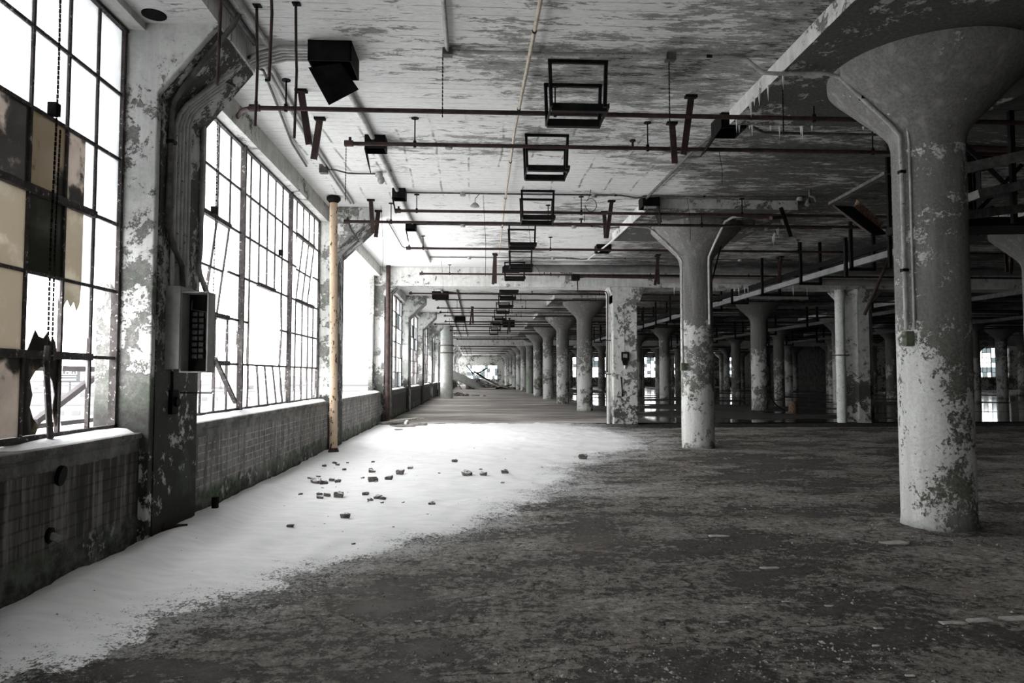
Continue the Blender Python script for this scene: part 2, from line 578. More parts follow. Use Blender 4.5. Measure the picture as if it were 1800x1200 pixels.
def m_glass(name, tint, transp, rough_white=0.8, refl_tint=None):
    """old wired glass: part clear, part scattering grime"""
    n = N(name)
    tr = n.node('ShaderNodeBsdfTransparent')
    tl = n.node('ShaderNodeBsdfTranslucent')
    df = n.node('ShaderNodeBsdfDiffuse')
    gl = n.node('ShaderNodeBsdfGlossy')
    gl.inputs['Roughness'].default_value = 0.12
    gl.inputs['Color'].default_value = (1, 1, 1, 1)
    c = n.mix(n.step(n.noise(2.3, 8, 0.65), 0.3, 0.7), tint, tuple(q * 0.72 for q in tint))
    if refl_tint:
        c = n.mix(n.step(n.noise(1.7, 7, 0.6, n.vec(off=(3, 3, 3))), 0.46, 0.52), c, refl_tint)  # second tone of the reflection painted on the pane
    wire = n.math('FRACT', n.math('MULTIPLY', n.math('ADD', n.xyz()[1], n.xyz()[2]), 40))
    wire2 = n.math('FRACT', n.math('MULTIPLY', n.math('SUBTRACT', n.xyz()[1], n.xyz()[2]), 40))
    w = n.math('MAXIMUM', n.step(wire, 0.93, 0.96), n.step(wire2, 0.93, 0.96))
    c = n.mix(n.math('MULTIPLY', w, 0.35), c, (0.1, 0.1, 0.1))
    n.put(tl.inputs[0], c)
    n.put(df.inputs[0], c)
    m1 = n.node('ShaderNodeMixShader')
    m1.inputs[0].default_value = 0.3
    n.t.links.new(tl.outputs[0], m1.inputs[1])
    n.t.links.new(df.outputs[0], m1.inputs[2])
    m2 = n.node('ShaderNodeMixShader')
    m2.inputs[0].default_value = 1 - transp
    n.t.links.new(tr.outputs[0], m2.inputs[1])
    n.t.links.new(m1.outputs[0], m2.inputs[2])
    m3 = n.node('ShaderNodeMixShader')
    m3.inputs[0].default_value = 0.05
    n.t.links.new(m2.outputs[0], m3.inputs[1])
    n.t.links.new(gl.outputs[0], m3.inputs[2])
    n.t.links.new(m3.outputs[0], n.out.inputs[0])
    return n.m


M = {}
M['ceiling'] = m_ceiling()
M['column'] = m_column('flaking_white_paint_on_column', amt=0.50, paint=(0.68, 0.69, 0.665))
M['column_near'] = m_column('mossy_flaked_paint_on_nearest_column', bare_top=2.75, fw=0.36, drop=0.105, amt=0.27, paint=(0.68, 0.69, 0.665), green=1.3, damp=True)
M['column_green'] = m_column('mint_green_column_paint', paint=(0.33, 0.38, 0.32), amt=0.6, green=1.0)
M['capital'] = m_column('bare_streaked_capital_concrete', bare_top=3.7, amt=0.36, paint=(0.42, 0.42, 0.40), green=0.0)
M['pilaster'] = m_plaster('pilaster_flaking_plaster', (0.74, 0.74, 0.72), (0.27, 0.265, 0.25), 0.56, 1.0, 0.6)
M['pilaster_in'] = m_plaster('pilaster_inner_face_flaked_paint', (0.55, 0.55, 0.53), (0.085, 0.082, 0.077), 0.40, 1.0, 0.5, 1.6)
M['pillar'] = m_plaster('pillar_flaking_plaster', (0.62, 0.625, 0.60), (0.17, 0.17, 0.16), 0.58, 0.6, 0.5, 1.4)
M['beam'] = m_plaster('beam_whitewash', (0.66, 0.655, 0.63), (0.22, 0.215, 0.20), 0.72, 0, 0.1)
M['brick'] = m_brick()
M['floor'] = m_floor()
M['floor_wet'] = m_floor_wet()
M['snow'] = m_snow()
M['white_snow'] = m_simple('sill_snow', (0.80, 0.81, 0.83), (0.88, 0.885, 0.895), 20, 0.7, bd=0.006)
M['sill'] = m_simple('weathered_sill_concrete', (0.10, 0.097, 0.09), (0.26, 0.255, 0.24), 5, 0.9, c3=(0.05, 0.05, 0.045), bd=0.01)
M['muntin'] = m_simple('rusty_steel_window_bar', (0.035, 0.030, 0.030), (0.085, 0.072, 0.070), 9, 0.75, c3=(0.45, 0.45, 0.43), t3=0.60, bd=0.003)
M['rust'] = m_simple('dark_rusted_iron', (0.018, 0.012, 0.011), (0.055, 0.030, 0.026), 8, 0.7, c3=(0.14, 0.08, 0.065), t3=0.64, bd=0.003)
M['black'] = m_simple('sooty_black_steel', (0.005, 0.0045, 0.0045), (0.013, 0.0115, 0.011), 8, 0.7, c3=(0.12, 0.09, 0.07), t3=0.72, bd=0.002, spec=0.08)
M['frame'] = m_simple('black_channel_steel', (0.005, 0.0045, 0.0045), (0.013, 0.0115, 0.011), 10, 0.6, c3=(0.10, 0.085, 0.08), t3=0.73, bd=0.002, spec=0.1)
M['conduit'] = m_simple('grey_painted_conduit', (0.24, 0.238, 0.23), (0.42, 0.415, 0.40), 7, 0.6, c3=(0.06, 0.05, 0.045), t3=0.62, bd=0.002)
M['conduit_lt'] = m_simple('pale_grey_conduit', (0.36, 0.357, 0.345), (0.52, 0.515, 0.50), 7, 0.55, c3=(0.08, 0.07, 0.06), t3=0.62, bd=0.002)
M['conduit_dk'] = m_simple('grimy_conduit', (0.05, 0.048, 0.046), (0.13, 0.125, 0.12), 9, 0.6, c3=(0.35, 0.34, 0.33), t3=0.66, bd=0.002)
M['conduit_wh'] = m_simple('white_painted_conduit', (0.45, 0.45, 0.43), (0.62, 0.62, 0.60), 8, 0.6, c3=(0.15, 0.13, 0.12), t3=0.64, bd=0.002)
M['orange'] = m_simple('rust_streaked_tan_pipe', (0.50, 0.36, 0.25), (0.60, 0.46, 0.34), 4, 0.7, c3=(0.05, 0.025, 0.018), t3=0.575, vecs=(1, 1, 0.6), bd=0.003)
M['bamboo'] = m_simple('pale_cane', (0.38, 0.32, 0.26), (0.55, 0.48, 0.40), 10, 0.7, c3=(0.12, 0.09, 0.07), t3=0.64)
M['pipe_wh'] = m_simple('white_flaked_standpipe', (0.55, 0.57, 0.54), (0.70, 0.715, 0.69), 4, 0.7, c3=(0.16, 0.17, 0.15), t3=0.60, bd=0.004)
M['duct'] = m_simple('dull_grey_duct', (0.10, 0.10, 0.098), (0.17, 0.168, 0.165), 2, 0.6, bd=0.002)
M['lagging'] = m_simple('pale_pink_grey_lagging', (0.26, 0.235, 0.225), (0.36, 0.33, 0.315), 3, 0.8, bd=0.004)
M['panel'] = m_simple('grey_green_enamel', (0.22, 0.225, 0.21), (0.34, 0.345, 0.325), 4, 0.5, c3=(0.08, 0.08, 0.07), t3=0.66, bd=0.001)
M['breaker'] = m_simple('dusty_bakelite', (0.02, 0.02, 0.02), (0.05, 0.05, 0.048), 20, 0.5)
M['wood'] = m_simple('weathered_grey_timber', (0.16, 0.15, 0.14), (0.34, 0.32, 0.30), 3, 0.85, vecs=(1, 8, 8), c3=(0.06, 0.055, 0.05), t3=0.66)
M['brickbit_plain'] = m_simple('broken_dark_brick', (0.055, 0.048, 0.044), (0.16, 0.145, 0.135), 18, 0.9, c3=(0.6, 0.6, 0.6), t3=0.66, bd=0.006)
nb = N('broken_brick_with_snow_on_top')
_a = nb.noise(18, 8, 0.7)
_c = nb.mix(nb.step(_a, 0.35, 0.65), (0.055, 0.048, 0.044), (0.19, 0.172, 0.16))
_nz = nb.xyz(nb.geo.outputs['Normal'])[2]
_s = nb.math('MULTIPLY', nb.step(_nz, 0.55, 0.8), nb.step(nb.noise(26, 6, 0.7, nb.vec(off=(3, 1, 2))), 0.42, 0.50))
M['brickbit'] = nb.bsdf(nb.mix(_s, _c, (0.78, 0.79, 0.80)), 0.9, bump=_a, bdist=0.006)
M['chip'] = m_simple('pale_plaster_flake', (0.30, 0.29, 0.27), (0.50, 0.49, 0.465), 16, 0.85, bd=0.003)
M['rubble'] = m_simple('grey_rubble', (0.05, 0.047, 0.044), (0.30, 0.285, 0.265), 9, 0.95, lo=0.42, hi=0.56)
M['ice'] = m_simple('milky_icicle', (0.55, 0.56, 0.57), (0.72, 0.73, 0.74), 10, 0.3)
M['white_board'] = m_simple('scuffed_white_board', (0.36, 0.365, 0.35), (0.45, 0.455, 0.44), 3, 0.7, c3=(0.15, 0.15, 0.14), t3=0.70)
M['ext_steel'] = m_simple('faded_mauve_steel', (0.055, 0.048, 0.052), (0.08, 0.07, 0.074), 3, 0.7)
M['green_box'] = m_simple('mossy_green_box', (0.09, 0.11, 0.07), (0.17, 0.19, 0.13), 20, 0.8)
M['black_wall'] = m_simple('sooty_partition', (0.03, 0.029, 0.027), (0.08, 0.077, 0.072), 2, 0.9)
M['wall_far'] = m_plaster('end_wall_plaster', (0.40, 0.40, 0.38), (0.10, 0.10, 0.095), 0.55, 0.6, 0.4)
M['ochre'] = m_simple('ochre_rust_plate', (0.10, 0.06, 0.045), (0.30, 0.19, 0.14), 14, 0.8, c3=(0.02, 0.015, 0.012), t3=0.58)
M['rail'] = m_simple('dull_galvanised_rail', (0.15, 0.15, 0.148), (0.24, 0.24, 0.238), 3, 0.45, metal=0.0)
M['g_clear'] = m_glass('grimy_clear_wired_glass', (0.82, 0.84, 0.84), 0.55)
M['g_frost'] = m_glass('frosted_wired_glass', (0.86, 0.88, 0.88), 0.30)
M['g_tan'] = m_glass('tan_reflection_glass', (0.36, 0.335, 0.292), 0.01, refl_tint=(0.27, 0.245, 0.205))  # this and the next three imitate a sash reflection by pane colour
M['g_pink'] = m_glass('pink_reflection_glass', (0.30, 0.272, 0.246), 0.01, refl_tint=(0.035, 0.031, 0.027))
M['g_olive'] = m_glass('olive_reflection_glass', (0.040, 0.041, 0.030), 0.005, refl_tint=(0.028, 0.029, 0.021))
M['g_dark'] = m_glass('dark_reflection_glass', (0.036, 0.032, 0.027), 0.005, refl_tint=(0.15, 0.13, 0.10))
M['g_wire'] = m_glass('milky_wired_glass', (0.60, 0.61, 0.615), 0.16)
M['g_blue'] = m_glass('dusty_blue_grey_glass', (0.26, 0.30, 0.31), 0.05)
M['ground'] = m_simple('snowed_ground', (0.62, 0.63, 0.65), (0.8, 0.81, 0.82), 0.01, 0.9)
M['bld'] = m_simple('pale_far_building', (0.14, 0.141, 0.143), (0.155, 0.156, 0.158), 0.05, 0.9)
M['bld2'] = m_simple('grey_far_roof', (0.115, 0.116, 0.118), (0.13, 0.131, 0.133), 0.05, 0.9)
M['bld_win'] = m_simple('far_building_windows', (0.085, 0.086, 0.088), (0.095, 0.096, 0.098), 0.1, 0.5)
M['sign_face'] = m_simple('billboard_grey_face', (0.045, 0.046, 0.048), (0.052, 0.053, 0.055), 0.2, 0.8)
M['sign_white'] = m_simple('billboard_white_lettering', (0.6, 0.6, 0.6), (0.65, 0.65, 0.65), 1, 0.8)
M['trees'] = m_simple('bare_far_trees', (0.14, 0.141, 0.143), (0.16, 0.161, 0.163), 0.2, 1.0)

# ------------------------------------------------------------------ building constants (metres)
BAY = 7.62
CX, CY = 4.65, 6.87           # first column
ZC = 4.83                     # ceiling
XP = -2.80                    # pilaster face
XB = -2.88                    # knee wall face
XW = -3.10                    # window plane
YJ = 21.75                    # floor joint
PIL = [6.675 + BAY * k for k in range(-3, 15)]
PH = 0.505
YEND, YBACK, XR = 112.0, -17.0, 74.0


def snow_edge(y):
    return float(np.interp(y, [1.0, 2.6, 3.4, 4.1, 4.6, 5.5, 6.2, 7.0, 8.0, 9.2, 10.8, 13.1, 14.6, 16.6, 18.5, 20.9, 21.75],
                           [-2.9, -2.7, -2.35, -2.0, -1.72, -1.1, -0.5, 0.1, 0.7, 1.3, 1.55, 2.6, 3.7, 4.1, 3.9, 3.3, 3.2]))


def flo(x, y):
    """height of the worn floor"""
    if y > YJ:
        return 0.0
    pl = noise.noise((x * 0.9 + 3, y * 1.3, 7.0)) + 0.35 * noise.noise((x * 4, y * 5, 2.0))
    pl = 0.014 * max(0.0, min(1.0, (pl - 0.08) * 14))
    return pl + 0.016 * noise.fractal((x * 0.9, y * 0.9, 0.3), 1.0, 2.0, 4) + 0.008 * noise.noise((x * 5, y * 5, 1.0))


# ------------------------------------------------------------------ floor
xs = np.concatenate([np.arange(-3.4, 9.0, 0.07), np.arange(9.0, 14, 0.5), np.arange(14, XR + 0.1, 4.0)])
ys = np.concatenate([np.arange(YBACK, 1.5, 1.0), np.arange(1.5, 9.0, 0.055), np.arange(9.0, YJ, 0.12), [YJ]])
V = []
dust = []
for yv in ys:
    e = snow_edge(yv)
    for xv in xs:
        V.append((xv, yv, flo(xv, yv) if xv < 14.1 else 0.0))
        dd = xv - e + 0.5 * noise.noise((xv * 0.6, yv * 0.6, 4.0))
        dust.append(max(0.0, 1.0 - max(dd, 0.0) / (0.9 + 0.16 * yv)) if yv > 1 else 0.0)
nx, ny = len(xs), len(ys)
F = [(j * nx + i, j * nx + i + 1, (j + 1) * nx + i + 1, (j + 1) * nx + i) for j in range(ny - 1) for i in range(nx - 1)]
mb = MB()
mb.v, mb.f, mb.m = V, F, [0] * len(F)
fl = mb.build('floor', M['floor'], smooth=True, origin=(0, 0, 0))
at = fl.data.attributes.new('dust', 'FLOAT', 'POINT')
at.data.foreach_set('value', dust)
tag(fl, 'dark worn broken floor of the front bays, dusted with snow', 'floor', kind='structure')
mb = MB()
for q0, q1, qe in ((-3.4, 9.8, YEND), (9.8, 38.1, 100.0), (38.1, XR, 72.0)):
    mb.box(q0, q1, YJ, qe, -0.2, 0.012)
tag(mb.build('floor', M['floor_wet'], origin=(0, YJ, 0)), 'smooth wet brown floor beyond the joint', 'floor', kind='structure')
mb = MB()
mb.box(-2.9, XR, YJ - 0.05, YJ + 0.04, -0.05, 0.022)
tag(mb.build('trim_1', M['black'], origin=(0, YJ, 0)), 'black joint strip across the floor', 'floor joint', kind='structure')

def snow_z(xv, yv):
    e = snow_edge(yv)
    wob = 0.35 * noise.fractal((xv * 1.3, yv * 1.3, 2.0), 1.0, 2.0, 5)
    d = e - xv + wob
    w = xv - XB
    bank = 0.11 * math.exp(-((w - 0.28) / 0.30) ** 2) * (1.0 if yv < 9 else 0.55)
    bank += 0.05 * math.exp(-((w - 0.95) / 0.28) ** 2) * max(0, 1 - abs(yv - 6.5) / 3.5)
    hgt = min(0.028, max(-0.03, d * 0.06)) + max(0.0, min(1.0, d)) * (bank + 0.01 * noise.noise((xv * 2, yv * 3.5, 0)))
    hgt += 0.0035 * noise.noise((xv * 9, yv * 14, 3.0))
    return flo(xv, yv) + hgt - (0.02 if d < 0 else 0), d


# thin snow blown in through the open bay, banked along the wall
sx = np.concatenate([np.arange(-2.9, -1.5, 0.05), np.arange(-1.5, 5.2, 0.06)])
sy = np.concatenate([np.arange(2.0, 9.0, 0.055), np.arange(9.0, YJ - 0.1, 0.1)])
V, thin = [], []
for yv in sy:
    e = snow_edge(yv)
    # far end tucks in at the joint
    for xv in sx:
        zz, d = snow_z(xv, yv)
        V.append((xv, yv, zz))
        thin.append(max(0.0, 1.0 - max(d, 0) / (0.5 + 0.10 * yv)))
nx, ny = len(sx), len(sy)
F = []
for j in range(ny - 1):
    for i in range(nx - 1):
        q = (j * nx + i, j * nx + i + 1, (j + 1) * nx + i + 1, (j + 1) * nx + i)
        if any(V[k][2] > flo(V[k][0], V[k][1]) - 0.02 for k in q):
            F.append(q)
used = sorted({k for q in F for k in q})
rm = {k: i for i, k in enumerate(used)}
mb = MB()
mb.v = [V[k] for k in used]
mb.f = [tuple(rm[k] for k in q) for q in F]
mb.m = [0] * len(F)
sn = mb.build('snow', M['snow'], smooth=True, origin=(0, 0, 0))
at = sn.data.attributes.new('thin', 'FLOAT', 'POINT')
at.data.foreach_set('value', [thin[k] for k in used])
tag(sn, 'white snow drift lying on the floor along the window wall', 'snow', kind='stuff')


def ground_z(x, y):
    if -2.9 < x < 5.1 and 2.0 < y < YJ - 0.15:
        return max(flo(x, y), snow_z(x, y)[0])
    return flo(x, y)


# ------------------------------------------------------------------ ceiling, beams, enclosing walls
mb = MB()
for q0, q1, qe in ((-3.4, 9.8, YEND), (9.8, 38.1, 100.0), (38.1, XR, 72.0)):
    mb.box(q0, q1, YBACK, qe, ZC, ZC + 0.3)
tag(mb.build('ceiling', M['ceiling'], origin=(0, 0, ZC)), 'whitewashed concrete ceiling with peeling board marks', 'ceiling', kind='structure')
for i, (yb, zb) in enumerate(((21.75, 4.24), (59.9, 4.12))):
    mb = MB()
    mb.box(-3.1, XR, yb - 0.42, yb + 0.42, zb, ZC)
    tag(mb.build('cross_beam', M['beam'], bevel=0.02), 'whitewashed cross beam over the ' + ('floor joint' if i == 0 else 'far green column'), 'beam', kind='structure')
mb = MB()
mb.box(-3.4, XR, YBACK - 0.3, YBACK, 0, ZC)
tag(mb.build('wall_back', M['wall_far']), 'plastered back wall behind the viewer', 'wall', kind='structure')
mb = MB()
mb.box(XR, XR + 0.3, YBACK, 72.3, 0, ZC)
tag(mb.build('wall_right', M['black_wall']), 'dark far side wall', 'wall', kind='structure')

# ------------------------------------------------------------------ left wall: pilasters, knee walls, sills
HP = [(-3.275, 0), (XP, 0), (XP, 3.98), (-2.30, 4.60), (-2.30, ZC), (-3.275, ZC)]
HP2 = [(-3.275, 0), (XP, 0), (XP, 3.92), (-2.12, 4.57), (-2.12, ZC), (-3.275, ZC)]
place_words = {0: 'second one behind the viewer', 1: 'just behind the viewer', 2: 'behind the viewer beside the near window'}
for k, yp in enumerate(PIL):
    i = k - 3
    mb = MB()
    mb.prism_y(HP if i <= 0 else HP2, yp - PH, yp + PH)
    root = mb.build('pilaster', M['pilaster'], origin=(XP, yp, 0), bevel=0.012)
    if i < 0:
        lab = 'wall pilaster ' + place_words[k]
    else:
        lab = ['nearest plastered wall pilaster, carrying the electrical panel', 'second wall pilaster, behind the tan pipe',
               'third wall pilaster, after the empty window opening'][i] if i < 3 else 'white wall pilaster, %s along the window wall from the camera' % nth(i)
    tag(root, lab, 'pilaster', 'pilasters along the window wall', 'thing')
    mb = MB()
    # flaked inner lining of the face and bracket
    a = 0.07
    poly = [(XP, 0.02), (XP + 0.012, 0.02), (XP + 0.012, 3.97), (-2.295, 4.585), (-2.31, 4.595), (XP, 3.985)] if i <= 0 else [(XP, 0.02), (XP + 0.012, 0.02), (XP + 0.012, 3.91), (-2.115, 4.555), (-2.13, 4.565), (XP, 3.925)]
    mb.prism_y(poly, yp - PH + a, yp + PH - 0.02)
    mb.build('inner_face', M['pilaster_in'] if i in (0, 1) else M['pilaster'], root)

mb = MB()
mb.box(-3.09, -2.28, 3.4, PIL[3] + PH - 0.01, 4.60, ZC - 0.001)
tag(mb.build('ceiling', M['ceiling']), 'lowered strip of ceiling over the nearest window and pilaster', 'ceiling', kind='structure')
mb = MB()
mb.lathe([(0.10, 4.592), (0.10, 4.60)], (-2.78, 6.02), 18)
tag(mb.build('pipe_hole', M['black']), 'round black hole in the lowered ceiling above the nearest pilaster', 'hole')
wins = []
for k in range(len(PIL) - 1):
    y0, y1 = PIL[k] + PH, PIL[k + 1] - PH
    if y1 > YEND:
        break
    wins.append((k - 2, y0, y1))      # index 0 is the window beside the camera
for idx, y0, y1 in wins:
    mb = MB()
    mb.box(-3.40, XB, y0 - 0.02, y1 + 0.02, -0.05, 0.965)
    mb.box(-3.42, -2.92, y0 - 0.02, y1 + 0.02, 4.53, ZC)
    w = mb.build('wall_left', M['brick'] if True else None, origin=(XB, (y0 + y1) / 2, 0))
    tag(w, 'low brick wall panel %s along the window side' % (nth(idx) if idx >= 0 else nth(-idx) + ' behind the viewer'), 'wall', kind='structure')
    w.data.materials.append(M['beam'])
    for p in w.data.polygons:
        if p.center.z > 4.0:
            p.material_index = 1
    mb = MB()
    mb.box(-3.44, XB + 0.025, y0, y1, 0.955, 1.005)
    tag(mb.build('trim_%d' % (idx + 5), M['sill'], bevel=0.01), 'concrete window sill, %s along the window side' % (nth(idx) if idx >= 0 else nth(-idx) + ' behind the viewer'), 'window sill', kind='structure')
    if idx > -1:
        # snow lying on the sill
        n1 = int((y1 - y0) / 0.08)
        prof = 7
        vs, fs = [], []
        for j in range(n1 + 1):
            yy = y0 + 0.02 + (y1 - y0 - 0.04) * j / n1
            for i in range(prof):
                u = i / (prof - 1)
                xx = -3.36 + u * (XB - 0.02 + 3.36)
                cover = 1.0 if idx != 0 else max(0.0, min(1.0, (yy - 4.6) / 0.6))
                nn = noise.noise((xx * 5, yy * 4, idx))
                hh = 1.006 + cover * (0.045 + 0.012 * nn) * (1 - (2 * u - 1) ** 4) - (0.012 if cover < 0.05 else 0) - (0.01 if i in (0, prof - 1) else 0)
                vs.append((xx + 0.012 * noise.noise((yy * 6, 3, idx)), yy, hh))
        for j in range(n1):
            for i in range(prof - 1):
                fs.append((j * prof + i, j * prof + i + 1, (j + 1) * prof + i + 1, (j + 1) * prof + i))
        mb = MB().add(vs, fs)
        s = mb.build('sill_snow', M['white_snow'], smooth=True)
        tag(s, 'snow lying on the window sill, %s along the window side' % nth(idx), 'snow', kind='stuff')

# ------------------------------------------------------------------ windows
ZL = [1.07, 1.64, 2.21, 2.79, 3.36, 3.93, 4.52]


def window(idx, y0, y1, detail):
    """steel factory window between y0 and y1"""
    r1, r2 = y1 - 4.53, y1 - 2.18           # the two stout mullions
    secs = [(y0, r1), (r1, r2), (r2, y1)]
    rnd = random.Random(100 + idx)
    root = thing('window_%d' % (idx + 3), '', 'window', (XW, (y0 + y1) / 2, 1.0), kind='structure')
    fr = MB()
    for yy in (y0 + 0.02, y1 - 0.02):
        fr.box(XW - 0.03, XW + 0.03, yy - 0.02, yy + 0.02, 1.0, 4.55)
    fr.box(XW - 0.03, XW + 0.03, y0, y1, 1.03, 1.075)
    fr.box(XW - 0.03, XW + 0.04, y0, y1, 4.50, 4.545)
    for yy in (r1, r2):
        mu = MB()
        mu.box(XW - 0.02, XW + 0.065, yy - 0.024, yy + 0.024, 1.0, 4.53)
        mu.build('mullion', M['muntin'], root)
    panes = []
    tilt_specs = detail.get('tilt', {})
    for si, (a, b) in enumerate(secs):
        n = max(3, round((b - a) / 0.42))
        if detail.get('cols') and si in detail['cols']:
            cs = detail['cols'][si]
        else:
            cs = [a + (b - a) * q / n for q in range(n + 1)]
        tl = tilt_specs.get(si)              # (row0, row1, angle, col0, col1)
        sash = MB()

        def xo(y, z):
            if tl and cs[tl[3]] - 0.01 <= y <= cs[tl[4]] + 0.01 and ZL[tl[0]] - 0.01 <= z <= ZL[tl[1]] + 0.01:
                return -(ZL[tl[1]] - z) * math.tan(R(tl[2]))
            return 0.0
        gone = detail.get('gone', {}).get(si, set())      # muntin pieces removed, (col line, row)
        # vertical bars, one piece per row
        for c in range(1, len(cs) - 1):
            for r in range(6):
                if (c, r) in gone:
                    continue
                z0, z1 = ZL[r], ZL[r + 1]
                jit = detail.get('lean', {}).get((si, c, r), (0, 0))
                intilt = tl and tl[0] <= r < tl[1] and tl[3] <= c <= tl[4]
                tgt = sash if intilt else fr
                xa, xb = (xo(cs[c], z0 + 0.011), xo(cs[c], z1 - 0.011)) if intilt else (0, 0)
                w = 0.026
                tgt.bar((XW + xa, cs[c] + jit[0], z0), (XW + xb, cs[c] + jit[1], z1), w, 0.03, up=(1, 0, 0))
        # horizontal bars
        for r in range(1, 6):
            for c in range(len(cs) - 1):
                if (c, r) in detail.get('hgone', {}).get(si, set()):
                    continue
                thick = 0.026
                if tl and tl[3] <= c < tl[4] and r in (tl[0], tl[1]):
                    thick = 0.055
                fr.box(XW - 0.016 - (0.01 if thick > 0.03 else 0), XW + 0.016 + (0.02 if thick > 0.03 else 0), cs[c], cs[c + 1], ZL[r] - thick / 2, ZL[r] + thick / 2)
                if tl and tl[3] <= c < tl[4] and tl[0] < r < tl[1]:
                    x_ = xo(cs[c], ZL[r])
                    fr.f = fr.f[:-6]
                    fr.v = fr.v[:-8]
                    fr.m = fr.m[:-6]
                    sash.box(XW - 0.013 + x_, XW + 0.013 + x_, cs[c], cs[c + 1], ZL[r] - 0.012, ZL[r] + 0.012)
                if tl and r == tl[0] and tl[3] <= c < tl[4]:
                    x_ = xo(cs[c], ZL[r] + 0.01)
                    sash.box(XW - 0.02 + x_, XW + 0.02 + x_, cs[c], cs[c + 1], ZL[r] - 0.02, ZL[r] + 0.025)
        if sash.v:
            sash.build('sash', M['muntin'], root)
        for c in range(len(cs) - 1):
            for r in range(6):
                panes.append((si, c, r, cs[c], cs[c + 1], ZL[r], ZL[r + 1], xo((cs[c] + cs[c + 1]) / 2, ZL[r] + 0.02), xo((cs[c] + cs[c + 1]) / 2, ZL[r + 1] - 0.02)))
    fr.build('frame', M['muntin'], root)
    gm = [M['g_clear'], M['g_frost'], M['g_tan'], M['g_pink'], M['g_olive'], M['g_dark'], M['g_blue'], M['g_wire']]
    g = MB()
    T = 0.006
    for si, c, r, a, b, z0, z1, x0, x1 in panes:
        st = detail['pane'](si, c, r, rnd)
        if st is None:
            continue
        mi, shapes = st
        for shp in shapes:
            mj = shp[0] if isinstance(shp[0], int) else mi
            poly = shp[1] if isinstance(shp[0], int) else shp
            g.mi = mj
            pv = []
            for (u, v) in poly:
                yy = a + 0.008 + u * (b - a - 0.016)
                zz = z0 + 0.008 + v * (z1 - z0 - 0.016)
                xx = XW + x0 + (x1 - x0) * v
                pv.append((xx, yy, zz))
            n = len(pv)
            g.add(pv + [(p[0] - T, p[1], p[2]) for p in pv], [tuple(range(n)), tuple(range(n, 2 * n))[::-1]] + [(q, (q + 1) % n, (q + 1) % n + n, q + n)[::-1] for q in range(n)])
    if g.v:
        g.build('glass', gm, root)
    return root


FULL = [(0, 0), (1, 0), (1, 1), (0, 1)]


def jag(rnd, side):
    """a shard left in a corner or along an edge"""
    s = rnd.uniform(0.25, 0.6)
    t = rnd.uniform(0.2, 0.5)
    sh = {'bl': [(0, 0), (t, 0), (t * 0.4, s * 0.5), (0, s)], 'br': [(1, 0), (1, s), (1 - t * 0.5, s * 0.3), (1 - t, 0)],
          'tl': [(0, 1), (0, 1 - s), (t * 0.5, 1 - s * 0.4), (t, 1)], 'tr': [(1, 1), (1 - t, 1), (1 - t * 0.4, 1 - s * 0.6), (1, 1 - s)]}
    return sh[side]


# near window (beside the camera): broken panes, brown reflections put into the glass colour
def pane_A(si, c, r, rnd):
    if si == 2:
        k = 4 - c        # c: 0..4 from the near end -> k counts from the pilaster (0 = last column)
        if k == 0:
            if r <= 1:
                return None
            if r == 2:
                return 0, [[(0, 0.18), (0.5, 0.06), (0.8, 0.10), (1, 0.0), (1, 1), (0, 1)]]
            return 7, [FULL]
        if k == 1:
            if r == 0:
                return 0, [[(0, 1), (0, 0.72), (0.10, 0.82), (0.16, 1)], [(0, 0), (0.16, 0.0), (0.03, 0.22), (0, 0.3)], [(1, 1), (0.86, 1), (0.95, 0.85), (0.92, 0.7), (1, 0.55)]]
            if r == 1:
                return 2, [[(0, 1), (0, 0.55), (0.10, 0.68), (0.2, 0.76), (0.32, 0.66), (0.42, 0.75), (0.52, 0.62), (0.62, 0.72), (0.66, 1)],
                           (0, [(0.66, 1), (0.64, 0.72), (0.78, 0.5), (0.92, 0.3), (1, 0.24), (1, 1)])]
            if r == 2:
                return 2, [[(0, 0), (0.66, 0), (0.66, 1), (0, 1)], (7, [(0.66, 0), (1, 0), (1, 1), (0.66, 1)])]
            if r == 3:
                return 3, [[(0, 0), (0.66, 0), (0.66, 1), (0, 1)], (7, [(0.66, 0), (1, 0), (1, 1), (0.66, 1)])]
            return 7, [FULL]
        if k == 2:
            if r == 0:
                return 5, [[(0, 0), (0.42, 0), (0.5, 0.10), (0.34, 0.2), (0.24, 0.35), (0.3, 0.5), (0.22, 0.68), (0.36, 0.8), (0.5, 0.86), (0.5, 1), (0, 1)],
                           [(0.5, 1), (0.5, 0.86), (0.7, 0.82), (0.84, 0.68), (0.92, 0.5), (0.88, 0.3), (0.94, 0.12), (1, 0.05), (1, 1)]]
            if r == 1:
                return 5, [[(0.1, 0), (0.35, 0), (0.55, 0), (0.95, 0), (0.9, 0.16), (0.82, 0.22), (0.76, 0.16), (0.66, 0.28), (0.55, 0.2), (0.42, 0.22), (0.32, 0.30), (0.22, 0.16)],
                           (0, [(0, 1), (0, 0.86), (0.16, 0.94), (0.2, 1)]), (0, [(1, 1), (0.7, 1), (0.86, 0.92), (0.95, 0.78), (1, 0.7)])]
            if r == 2:
                return 4, [FULL]
            if r == 3:
                return 5, [FULL]
            return 7, [FULL]
        if k == 3:
            return [(3, [FULL]), (2, [FULL]), (2, [FULL]), (3, [FULL]), (7, [FULL]), (7, [FULL])][r]
        return (2 if r < 4 else 1), [FULL]
    return (rnd.choice([1, 1, 0, 2]) if r < 4 else 1), [FULL]


